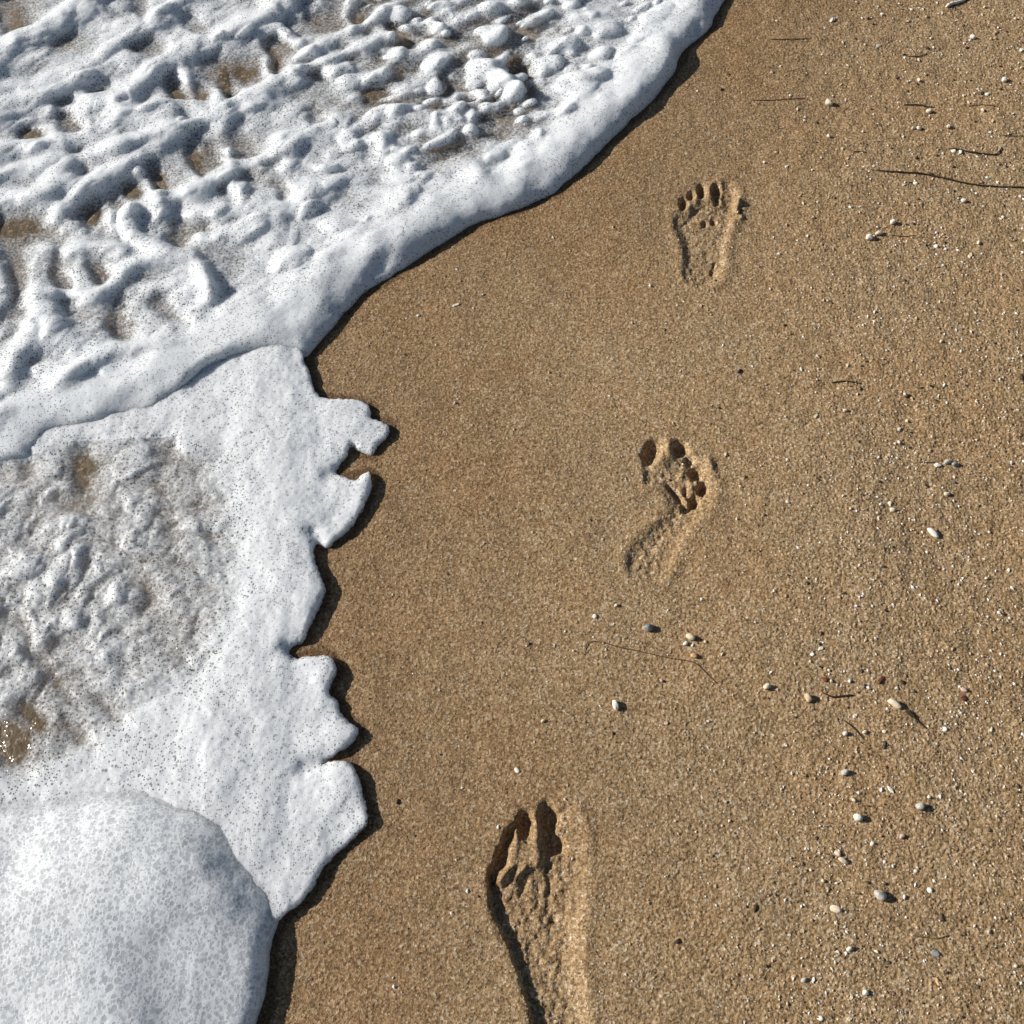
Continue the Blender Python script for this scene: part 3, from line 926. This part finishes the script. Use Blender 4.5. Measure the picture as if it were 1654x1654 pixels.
# px, py, long px, short px, lean deg, kind, colour, label, short name used by smaller neighbours
THINGS = [
    (1344, 34, 17, 11, 50, 'shard', 'white', 'bright white pointed shell chip lying alone to the right of the foam tip', 'pointed white chip'),
    (1339, 168, 14, 13, 0, 'pebble', 'cream', 'cream pebble throwing a long black shadow above the top footprint', 'cream pebble with the long shadow'),
    (1420, 75, 13, 9, 20, 'shell', 'grey', 'small grey shell half sunk in a dent near the top edge', 'half sunk grey shell'),
    (1570, 62, 10, 9, 0, 'pebble', 'white', 'round white pebble high on the right below the white bone-like stick', 'round white pebble below the stick'),
    (1622, 130, 11, 10, 0, 'pebble', 'white', 'white pebble with a small dark shadow near the upper right edge', 'white pebble near the upper right edge'),
    (1595, 152, 11, 9, 20, 'shell', 'white', 'small white shell just below the white pebble near the upper right edge', 'small white shell'),
    (1650, 82, 14, 8, 40, 'shard', 'white', 'white shell splinter cut by the upper right edge of the view', 'white splinter at the edge'),
    (1500, 180, 11, 9, 0, 'pebble', 'cream', 'cream pebble just under the short dark weed stalk at upper right', 'cream pebble under the short stalk'),
    (1485, 207, 10, 8, 0, 'pebble', 'white', 'white pebble of a touching pair above the long dark stalk', 'white pebble of the pair'),
    (1541, 243, 12, 9, 0, 'shell', 'white', 'white shell at the end of the hooked weed stalk', 'white shell on the hooked stalk'),
    (1479, 296, 12, 8, 0, 'shell', 'white', 'small white shell just below the long dark stalk', 'white shell below the long stalk'),
    (1556, 324, 10, 9, 0, 'pebble', 'white', 'round white pebble alone under the middle of the long dark stalk', 'lone white pebble under the long stalk'),
    (1441, 360, 11, 10, 0, 'pebble', 'white', 'white pebble, highest of three in a slanting row right of the top footprint', 'highest pebble of the slanting row'),
    (1420, 378, 16, 9, 10, 'pebble', 'cream', 'flat cream pebble, middle of three in a slanting row right of the top footprint', 'flat cream pebble of the slanting row'),
    (1403, 386, 13, 12, 0, 'pebble', 'white', 'white pebble, lowest of three in a slanting row right of the top footprint', 'lowest pebble of the slanting row'),
    (1512, 398, 12, 10, 0, 'shell', 'white', 'white shell far to the right of the top footprint, level with its heel', 'white shell level with the top heel'),
    (1567, 413, 16, 9, 60, 'shard', 'cream', 'upright cream shell chip with a shadow, right of the white heel-level shell', 'upright cream chip'),
    (1195, 600, 14, 8, 30, 'scrap', 'dark', 'lone almost black scrap on bare sand between the top and middle footprints', 'lone black scrap'),
    (1318, 672, 14, 7, 55, 'shard', 'cream', 'cream shell sliver standing on bare sand above and right of the middle footprint', 'cream sliver'),
    (1364, 664, 9, 7, 0, 'pebble', 'cream', 'small cream pebble beside the cream sliver on bare sand', 'cream pebble beside the sliver'),
    (1468, 640, 14, 8, 20, 'scrap', 'dark', 'dark brown weed scrap to the right of the short curved stalk', 'dark brown weed scrap'),
    (1452, 694, 12, 9, 60, 'shard', 'white', 'white shell chip below the dark brown weed scrap', 'white chip below the weed scrap'),
    (1513, 752, 15, 12, 0, 'shard', 'white', 'bright white broken shell beside two dark grey pebbles, right of the middle toes', 'bright broken shell'),
    (1529, 747, 13, 10, 0, 'pebble', 'grey', 'mottled grey pebble touching the bright white broken shell', 'mottled grey pebble'),
    (1542, 751, 12, 10, 30, 'pebble', 'bluegrey', 'dark blue grey pebble, rightmost beside the bright white broken shell', 'dark blue grey pebble'),
    (1528, 799, 13, 8, 10, 'pebble', 'cream', 'cream pebble below the dark blue grey pebble', 'cream pebble below the dark one'),
    (1649, 610, 14, 12, 70, 'scrap', 'brown', 'brown weed lump cut by the right edge of the view', 'brown lump at the edge'),
    (1507, 862, 25, 13, -38, 'pebble', 'white', 'large white oval pebble with a black shadow, right of the middle footprint', 'large white oval pebble'),
    (1437, 813, 11, 9, 0, 'shell', 'cream', 'cream shell touching another above and left of the large white oval pebble', 'upper cream shell of the touching two'),
    (1440, 825, 11, 9, 0, 'pebble', 'cream', 'cream pebble touching the shell above it, left of the large white oval pebble', 'lower cream pebble of the touching two'),
    (1325, 1048, 12, 8, 30, 'shard', 'white', 'upper white chip of a close pair below and left of the large oval pebble', 'upper white chip of the close pair'),
    (1312, 1057, 12, 9, 0, 'shell', 'white', 'lower white shell of a close pair below and left of the large oval pebble', 'lower white shell of the close pair'),
    (1245, 1086, 12, 6, 40, 'shard', 'white', 'thin white shell sliver above the round cream pebble', 'thin white sliver'),
    (1238, 1110, 14, 13, 0, 'pebble', 'cream', 'round cream pebble with grey grit at its side, above the tan oval pebble', 'round cream pebble'),
    (1305, 1129, 18, 13, -60, 'pebble', 'tan', 'tan oval pebble with a dark right side, left of the black bent stalk', 'tan oval pebble'),
    (1443, 1138, 29, 13, -38, 'pebble', 'cream', 'long cream yellow pebble pointing at a tangle of black weed', 'long cream pebble'),
    (1423, 1099, 22, 9, 35, 'scrap', 'red', 'dark red curled weed scrap above the long cream pebble', 'dark red scrap'),
    (1332, 1098, 13, 10, 0, 'scrap', 'red', 'small dark red weed bit above the black bent stalk', 'small dark red bit'),
    (1457, 1102, 10, 8, 0, 'scrap', 'dark', 'black weed bit to the right of the dark red curled scrap', 'black weed bit'),
    (1472, 1154, 20, 12, -20, 'scrap', 'dark', 'black weed tangle at the end of the long cream pebble', 'black weed tangle'),
    (1556, 1128, 14, 10, 20, 'scrap', 'red', 'red brown weed scrap under the pink pebble at the right', 'red brown scrap'),
    (1556, 1115, 12, 8, 0, 'pebble', 'pink', 'pale pink pebble above the red brown weed scrap', 'pale pink pebble'),
    (1526, 1178, 13, 11, 0, 'shell', 'white', 'white shell below the red brown weed scrap', 'white shell below the red scrap'),
    (1365, 1185, 11, 9, 10, 'pebble', 'white', 'white pebble, first of three in a level row under the long cream pebble', 'first pebble of the level row'),
    (1396, 1183, 10, 8, 0, 'pebble', 'cream', 'cream pebble, middle of three in a level row under the long cream pebble', 'middle pebble of the level row'),
    (1428, 1182, 10, 8, 0, 'shell', 'cream', 'cream shell, last of three in a level row under the long cream pebble', 'last shell of the level row'),
    (1269, 1203, 12, 8, -30, 'shard', 'white', 'white shell chip with a shadow below the tan oval pebble', 'white chip below the tan pebble'),
    (1428, 1203, 16, 7, 80, 'scrap', 'dark', 'upright black weed scrap below the level row of pebbles', 'upright black scrap'),
    (1363, 1248, 14, 12, 0, 'pebble', 'grey', 'grey pebble with a black right side above the round white pebble', 'black sided grey pebble'),
    (1438, 1275, 22, 9, -55, 'shard', 'white', 'white forked shell splinter above and right of the round white pebble', 'forked white splinter'),
    (1485, 1303, 18, 15, 0, 'pebble', 'grey', 'brownish grey round pebble right of the forked white splinter', 'brownish grey pebble'),
    (1384, 1321, 17, 16, 0, 'pebble', 'white', 'round pure white pebble, brightest on the lower right sand', 'brightest white pebble'),
    (1409, 1363, 13, 10, 60, 'shell', 'cream', 'cream shell below and right of the brightest white pebble', 'cream shell under the white pebble'),
    (1456, 1351, 11, 9, 0, 'pebble', 'pink', 'dull pink pebble to the right of the cream shell at lower right', 'dull pink pebble'),
    (1352, 1379, 13, 9, -30, 'pebble', 'cream', 'upper yellowish pebble of two lying end to end', 'upper pebble of the end to end two'),
    (1361, 1391, 20, 10, -40, 'pebble', 'cream', 'lower longer cream pebble of two lying end to end', 'lower pebble of the end to end two'),
    (1351, 1469, 27, 17, -15, 'shell', 'cream', 'wide oval cream shell with a groove, left of the round grey pebble', 'wide cream shell'),
    (1421, 1447, 23, 20, -20, 'pebble', 'grey', 'large round grey pebble with a bright left side and black shadow, lower right', 'large round grey pebble'),
    (1502, 1438, 13, 12, 0, 'shell', 'white', 'white shell to the right of the large round grey pebble', 'white shell by the grey pebble'),
    (1520, 1482, 15, 9, 70, 'scrap', 'brown', 'tilted brown scrap above the olive weed strand', 'tilted brown scrap'),
    (1480, 1494, 14, 7, -20, 'shard', 'orange', 'orange tan shell sliver just above the olive weed strand', 'orange sliver'),
    (1512, 1540, 24, 14, -20, 'shell', 'bluegrey', 'blue grey mussel piece just below the olive weed strand', 'blue grey mussel piece'),
    (1352, 1537, 14, 8, -50, 'shard', 'cream', 'cream chip of a pair below the wide oval cream shell', 'cream chip of the lower pair'),
    (1371, 1533, 11, 9, 0, 'pebble', 'white', 'white pebble of a pair below the wide oval cream shell', 'white pebble of the lower pair'),
    (1283, 1577, 15, 8, 25, 'shell', 'orange', 'orange cream shell left of two pebbles near the bottom edge', 'orange cream shell'),
    (1298, 1583, 11, 9, 0, 'pebble', 'grey', 'small grey pebble between the orange cream shell and a white chip', 'small grey pebble'),
    (1314, 1583, 14, 8, 60, 'shard', 'white', 'white upright chip right of the small grey pebble near the bottom edge', 'white upright chip'),
    (1515, 1587, 24, 10, -55, 'shard', 'orange', 'bent orange shell fragment below the blue grey mussel piece', 'bent orange fragment'),
    (1397, 1604, 12, 11, 0, 'pebble', 'white', 'white pebble near the bottom edge below the cream and white pair', 'white pebble near the bottom edge'),
    (1375, 1611, 12, 8, 60, 'shard', 'cream', 'dull cream chip just left of the white pebble near the bottom edge', 'dull cream chip'),
    (1326, 1645, 14, 11, 0, 'shell', 'white', 'white shell in a dark hollow at the bottom edge', 'white shell in a hollow'),
    (1372, 1646, 14, 8, 10, 'shard', 'cream', 'flat cream chip at the bottom edge right of the hollow shell', 'flat cream chip'),
    (1219, 1466, 17, 8, 70, 'scrap', 'brown', 'brown upright scrap alone to the right of the bottom footprint', 'brown upright scrap'),
    (737, 493, 18, 6, 25, 'shard', 'white', 'white shell flake on bare sand nearest the foam, right of a smaller flake', 'white flake near the foam'),
    (676, 509, 9, 7, 30, 'shard', 'white', 'smaller white flake on bare sand nearest the foam edge', 'smaller flake near the foam'),
    (960, 996, 11, 10, 0, 'shard', 'white', 'square white chip between the middle and bottom footprints', 'square white chip'),
    (1048, 1015, 17, 16, 0, 'pebble', 'bluegrey', 'round blue grey pebble below the heel of the middle footprint', 'round blue grey pebble'),
    (1115, 1030, 17, 14, 0, 'pebble', 'cream', 'largest cream pebble of a cluster right of the round blue grey pebble', 'largest cream pebble of the cluster'),
    (1107, 1040, 10, 9, 0, 'pebble', 'white', 'small white pebble at the lower left of the cream cluster', 'small white pebble of the cluster'),
    (1118, 1042, 9, 8, 0, 'shell', 'white', 'small white shell tucked under the largest cream pebble', 'tucked white shell'),
    (1121, 1060, 13, 10, 0, 'pebble', 'orange', 'yellow orange pebble beside the thin hair-like strand', 'yellow orange pebble'),
    (994, 1141, 20, 13, -65, 'pebble', 'white', 'white oval pebble alone above and right of the bottom footprint', 'lone white oval pebble'),
    (1076, 1169, 12, 9, 30, 'shard', 'pink', 'pinkish shell chip right of the lone white oval pebble', 'pinkish chip'),
    (836, 1245, 15, 10, -40, 'shell', 'white', 'white shell chip just above the toes of the bottom footprint', 'white chip above the bottom toes'),
    (642, 1294, 13, 8, 70, 'scrap', 'brown', 'lone brown speck of weed on the sand beside the torn foam', 'lone brown speck'),
    (1095, 1520, 14, 8, 30, 'scrap', 'dark', 'dark scrap with a pale side to the right of the bottom footprint', 'dark scrap with a pale side'),
    (990, 1185, 8, 6, 80, 'scrap', 'dark', 'tiny dark scrap below the lone white oval pebble', 'tiny dark scrap'),
]
# smaller crumbs: px, py, long px, kind, colour
CRUMBS = [
    (1424, 25, 7, 'pebble', 'white'), (1358, 137, 8, 'shard', 'cream'), (1484, 130, 8, 'pebble', 'cream'), (1587, 178, 8, 'pebble', 'cream'), (1475, 207, 7, 'pebble', 'cream'),
    (1532, 204, 9, 'pebble', 'white'), (1551, 246, 8, 'pebble', 'white'), (1498, 79, 8, 'scrap', 'dark'), (1562, 78, 8, 'scrap', 'red'), (1271, 269, 9, 'shard', 'white'),
    (1234, 262, 6, 'pebble', 'cream'), (1338, 221, 7, 'pebble', 'white'), (1460, 299, 9, 'shard', 'cream'), (1580, 393, 8, 'pebble', 'cream'), (1215, 592, 6, 'shard', 'white'),
    (1488, 627, 6, 'scrap', 'dark'), (1504, 625, 7, 'scrap', 'dark'), (1465, 680, 7, 'pebble', 'cream'), (1452, 715, 8, 'pebble', 'cream'), (1497, 785, 8, 'scrap', 'dark'),
    (1624, 788, 9, 'shard', 'cream'), (1418, 837, 8, 'shard', 'cream'), (1250, 955, 6, 'pebble', 'white'), (1592, 935, 7, 'pebble', 'cream'), (1372, 1101, 7, 'pebble', 'white'),
    (1342, 1101, 7, 'pebble', 'cream'), (1338, 1083, 6, 'pebble', 'white'), (1479, 1407, 10, 'shell', 'white'), (1429, 1392, 9, 'shell', 'white'), (1460, 1449, 8, 'pebble', 'white'),
    (1330, 1423, 8, 'pebble', 'cream'), (1275, 1510, 8, 'shard', 'white'), (1597, 1505, 8, 'pebble', 'grey'), (1416, 1537, 7, 'pebble', 'cream'), (1378, 1293, 8, 'pebble', 'cream'),
    (1456, 1351, 6, 'pebble', 'cream'), (1442, 1399, 6, 'pebble', 'white'), (1424, 1263, 6, 'shard', 'white'), (1500, 1288, 7, 'pebble', 'white'), (1332, 1276, 6, 'scrap', 'dark'),
    (656, 514, 6, 'shard', 'white'), (1050, 463, 6, 'pebble', 'white'), (735, 792, 8, 'shard', 'white'), (735, 651, 6, 'pebble', 'white'), (1094, 494, 7, 'shard', 'cream'),
    (1104, 488, 6, 'shard', 'white'), (995, 979, 8, 'pebble', 'cream'), (991, 1008, 6, 'shard', 'white'), (1139, 1037, 6, 'pebble', 'cream'), (1068, 1100, 7, 'pebble', 'pink'),
    (884, 1101, 7, 'shard', 'white'), (877, 1165, 8, 'pebble', 'cream'), (853, 1040, 8, 'scrap', 'brown'), (1254, 35, 6, 'shard', 'white'), (1260, 108, 7, 'shard', 'white'),
    (1198, 150, 6, 'shard', 'cream'), (1165, 145, 8, 'scrap', 'brown'), (1440, 240, 6, 'scrap', 'brown'), (1480, 255, 8, 'scrap', 'brown'), (1626, 268, 6, 'scrap', 'dark'),
    (1540, 128, 7, 'scrap', 'brown'), (1460, 88, 7, 'scrap', 'dark'), (1640, 30, 6, 'pebble', 'white'), (1590, 12, 6, 'pebble', 'cream'), (1620, 350, 6, 'pebble', 'white'),
    (1388, 512, 6, 'shard', 'white'), (1468, 555, 6, 'shard', 'white'), (1519, 553, 7, 'pebble', 'cream'), (1645, 1270, 9, 'scrap', 'dark'), (1640, 1560, 8, 'pebble', 'cream'),
    (1600, 1180, 6, 'pebble', 'white'), (1640, 980, 7, 'shard', 'cream'), (1598, 860, 6, 'pebble', 'cream'),
]


def put(px, py, lpx, spx, lean, kind, col, label, i):
    x, y = ground(px, py)
    x, y = float(x), float(y)
    m = float(scale_at(px, py))
    L, W = lpx * m * 0.82, spx * m * 0.80
    nm = NOUN[kind]
    me = stone_mesh(nm, kind, L, W, 100 + i, STONES[col])
    o = link(nm, me)
    sink = {'pebble': 0.36, 'scrap': 0.10, 'shell': 0.02, 'shard': 0.05}[kind]
    o.location = (x, y, zsand(x, y) + sink * W)
    r = random.Random(i)
    o.rotation_euler = (r.uniform(-0.25, 0.25), r.uniform(-0.25, 0.25), math.radians(lean))
    group = {'pebble': 'pebbles scattered on the sand', 'shell': 'small shells on the sand', 'shard': 'shell fragments on the sand', 'scrap': 'weed scraps on the sand'}[kind]
    tag(o, label, {'pebble': 'pebble', 'shell': 'shell', 'shard': 'shell fragment', 'scrap': 'weed scrap'}[kind], group)
    return o


for i, t in enumerate(THINGS):
    put(*t[:7], t[7], i)
used_labels = set(t[7] for t in THINGS)
CW = {'pebble': 'grain-like pebble', 'shell': 'little shell', 'shard': 'shell crumb', 'scrap': 'weed crumb'}
CC = {'white': 'white', 'cream': 'cream', 'tan': 'tan', 'orange': 'orange', 'pink': 'pink', 'grey': 'grey', 'bluegrey': 'blue grey', 'brown': 'brown', 'dark': 'black', 'red': 'dark red', 'green': 'olive'}
for i, (px, py, s, kind, col) in enumerate(CRUMBS):
    near = sorted(THINGS, key=lambda t: (t[0] - px) ** 2 + (t[1] - py) ** 2)
    lab = None
    for t in near[:5]:
        dx, dy = px - t[0], py - t[1]
        way = ('to the right of' if dx > 0 else 'to the left of') if abs(dx) > abs(dy) else ('below' if dy > 0 else 'above')
        far = math.hypot(dx, dy)
        lab = 'tiny %s %s %s%s the %s' % (CC[col], CW[kind], 'just ' if far < 40 else 'well ' if far > 110 else '', way, t[8])
        if lab not in used_labels and len(lab.split()) <= 16:
            break
    used_labels.add(lab)
    put(px, py, s, s * (0.8 if kind != 'shard' else 0.65), (i * 47) % 180, kind, col, lab, 500 + i)


def strand(pts, wpx, name, label, col, lift=0.0008, cat='weed strand'):
    """a thin stalk lying on the sand: tapered, slightly wavering tube"""
    P = catmull(G(pts), 6, False)
    m = float(scale_at(pts[0][0], pts[0][1]))
    R = wpx * m / 2 * 0.62
    n = len(P); k = 7
    rr = random.Random(int(pts[0][0] * 7 + pts[0][1]))
    co_, fs = [], []
    zz = sand_base(P[:, 0].copy(), P[:, 1].copy())
    for i in range(n):
        a = P[max(i - 1, 0)]; b = P[min(i + 1, n - 1)]
        t = (b - a) / (np.linalg.norm(b - a) + 1e-9); nn = np.array([-t[1], t[0]])
        q = i / (n - 1)
        r_ = R * (0.35 + 0.65 * min(1, 6 * q, 6 * (1 - q)) ** 0.7) * rr.uniform(0.85, 1.15)
        for j in range(k):
            an = 2 * math.pi * j / k
            c = P[i] + nn * math.cos(an) * r_
            co_.append((c[0], c[1], zz[i] + lift + r_ * 0.6 + math.sin(an) * r_))
    for i in range(n - 1):
        for j in range(k):
            fs.append((i * k + j, i * k + (j + 1) % k, (i + 1) * k + (j + 1) % k, (i + 1) * k + j))
    flat = [v for f in fs for v in f] + list(range(k))[::-1] + [(n - 1) * k + j for j in range(k)]
    sizes = [4] * len(fs) + [k, k]
    co_ = np.array(co_)
    org = co_.mean(0)
    me = mesh_from(name, co_ - org, flat, np.array(sizes), STONES[col])
    o = link(name, me)
    o.location = org
    tag(o, label, cat, 'thin stalks and strands on the sand')
    return o


strand([(1404, 276), (1450, 279), (1490, 281), (1520, 287), (1560, 295), (1600, 300), (1654, 303), (1700, 304)], 3.6, 'weed_stalk', 'long dark brown weed stalk running off the right edge, longest strand on the sand', 'dark', 0.0014)
strand([(1532, 239), (1545, 241), (1568, 246), (1590, 248), (1608, 249), (1616, 242), (1618, 237)], 3.4, 'weed_stalk', 'hooked dark green weed stalk above the long dark stalk', 'dark', 0.0014)
strand([(1457, 170), (1480, 169), (1495, 171), (1510, 173)], 3.0, 'weed_stalk', 'short straight dark weed stalk at the upper right', 'dark')
strand([(1560, 171), (1585, 169), (1612, 173)], 1.8, 'weed_fibre', 'faint brown fibre right of the short straight weed stalk', 'brown')
strand([(1212, 163), (1250, 163), (1275, 161), (1300, 159)], 2.2, 'weed_fibre', 'thin brown fibre left of the cream pebble with the long shadow', 'brown')
strand([(1242, 65), (1270, 66), (1310, 64)], 2.0, 'weed_fibre', 'topmost thin brown fibre lying level near the pointed white chip', 'brown')
strand([(1342, 618), (1365, 616), (1392, 620)], 3.0, 'weed_stalk', 'short curved dark stalk on bare sand above the middle footprint level', 'dark')
strand([(943, 1060), (945, 1046), (952, 1038), (970, 1038), (1000, 1046), (1040, 1054), (1080, 1063), (1118, 1070), (1138, 1086), (1156, 1104)], 2.2, 'weed_fibre', 'long hair-like red brown fibre below the heel of the middle footprint', 'brown', 0.0009)
strand([(1328, 1119), (1342, 1126), (1358, 1125), (1378, 1123)], 4.0, 'weed_stalk', 'black bent stalk to the right of the tan oval pebble', 'dark', 0.0012)
strand([(1362, 1163), (1378, 1176), (1396, 1196)], 3.0, 'weed_stalk', 'dark slanting stalk crossing the level row of pebbles', 'dark')
strand([(1466, 1146), (1476, 1160), (1496, 1178)], 3.6, 'weed_stalk', 'black slanting stalk in the weed tangle by the long cream pebble', 'dark', 0.0012)
strand([(1474, 1512), (1496, 1514), (1512, 1516), (1534, 1510)], 2.4, 'weed_strand', 'olive green weed strand above the blue grey mussel piece', 'green')
strand([(1482, 747), (1500, 748), (1512, 747)], 2.6, 'weed_fibre', 'short brown fibre running into the bright white broken shell', 'brown')
strand([(1376, 246), (1388, 245), (1400, 247)], 2.4, 'weed_fibre', 'short brown fibre above the tip of the long dark stalk', 'brown')
strand([(1618, 219), (1640, 220), (1660, 219)], 2.0, 'weed_fibre', 'thin brown fibre cut by the right edge above the hooked stalk', 'brown')
strand([(1500, 86), (1480, 92), (1462, 90)], 2.0, 'weed_fibre', 'thin brown curl right of the half sunk grey shell', 'brown')
strand([(1440, 380), (1462, 382), (1480, 381)], 2.0, 'weed_fibre', 'thin brown fibre right of the flat cream pebble of the slanting row', 'brown')
# the bone-white stick at the top edge
strand([(1527, 13), (1536, 8), (1548, 4), (1562, -2)], 8.0, 'bleached_stick', 'short bone white broken stick at the very top edge of the sand', 'white', 0.0012, 'stick')

# shell grit: hundreds of grains too small and too many to count, thicker away from the water
r = np.random.RandomState(77)
pts = []
while len(pts) < 3400:
    px, py = r.uniform(560, 1680), r.uniform(-10, 1670)
    dens = 0.05 + 0.95 * float(smooth(1150, 1480, np.array(px + 0.10 * (py - 800))))
    gx, gy = ground(px, py)
    dens *= 0.35 + 0.9 * max(0, float(N1.fbm(np.array([gx * 7]), np.array([gy * 7]), 2)[0]) + 0.35)
    if r.rand() < dens and DW(np.array([gx]), np.array([gy]))[0] < -0.03:
        pts.append((float(gx), float(gy), float(scale_at(px, py))))
pa = np.array(pts)
gz = sand_base(pa[:, 0].copy(), pa[:, 1].copy())
octv = np.array([(1, 0, 0), (0, 1, 0), (-1, 0, 0), (0, -1, 0), (0, 0, 1), (0, 0, -1)], float)
octf = np.array([(0, 1, 4), (1, 2, 4), (2, 3, 4), (3, 0, 4), (1, 0, 5), (2, 1, 5), (3, 2, 5), (0, 3, 5)])
vv, ff = [], []
tone = []
for i, (gx, gy, m) in enumerate(pts):
    s = m * r.choice([1.4, 1.9, 2.5, 3.3], p=[0.45, 0.3, 0.17, 0.08])
    v = octv * (s * r.uniform(0.7, 1.25, (6, 1))) * np.array([1.2, 0.9, 0.6])
    a = r.uniform(0, 6.28)
    R_ = np.array([[math.cos(a), -math.sin(a), 0], [math.sin(a), math.cos(a), 0], [0, 0, 1]])
    vv.append(v @ R_.T + np.array([gx, gy, gz[i] + 0.25 * s + 0.0004]))
    ff.append(octf + 6 * i)
    tone.append(np.full(6, r.rand()))
gm = Mat('shell_grit')
gcol = gm.ramp(gm.attr('tone'), [(0.0, (0.03, 0.02, 0.015)), (0.16, (0.10, 0.06, 0.04)), (0.22, (0.40, 0.24, 0.12)), (0.45, (0.58, 0.44, 0.29)), (0.75, (0.70, 0.62, 0.50)), (1.0, (0.80, 0.78, 0.74))])
gs = gm.principled(**{'Base Color': gcol, 'Roughness': 0.55})
GRIT = gm.done(gs.outputs[0])
gme = mesh_from('shell_grit', np.concatenate(vv), np.concatenate(ff).ravel(), np.full(8 * len(pts), 3), GRIT, False)
at = gme.attributes.new('tone', 'FLOAT', 'POINT')
at.data.foreach_set('value', np.concatenate(tone).astype(np.float32))
tag(link('shell_grit', gme), 'fine pale shell grit strewn over the coarser sand at the right', 'grit', kind='stuff')
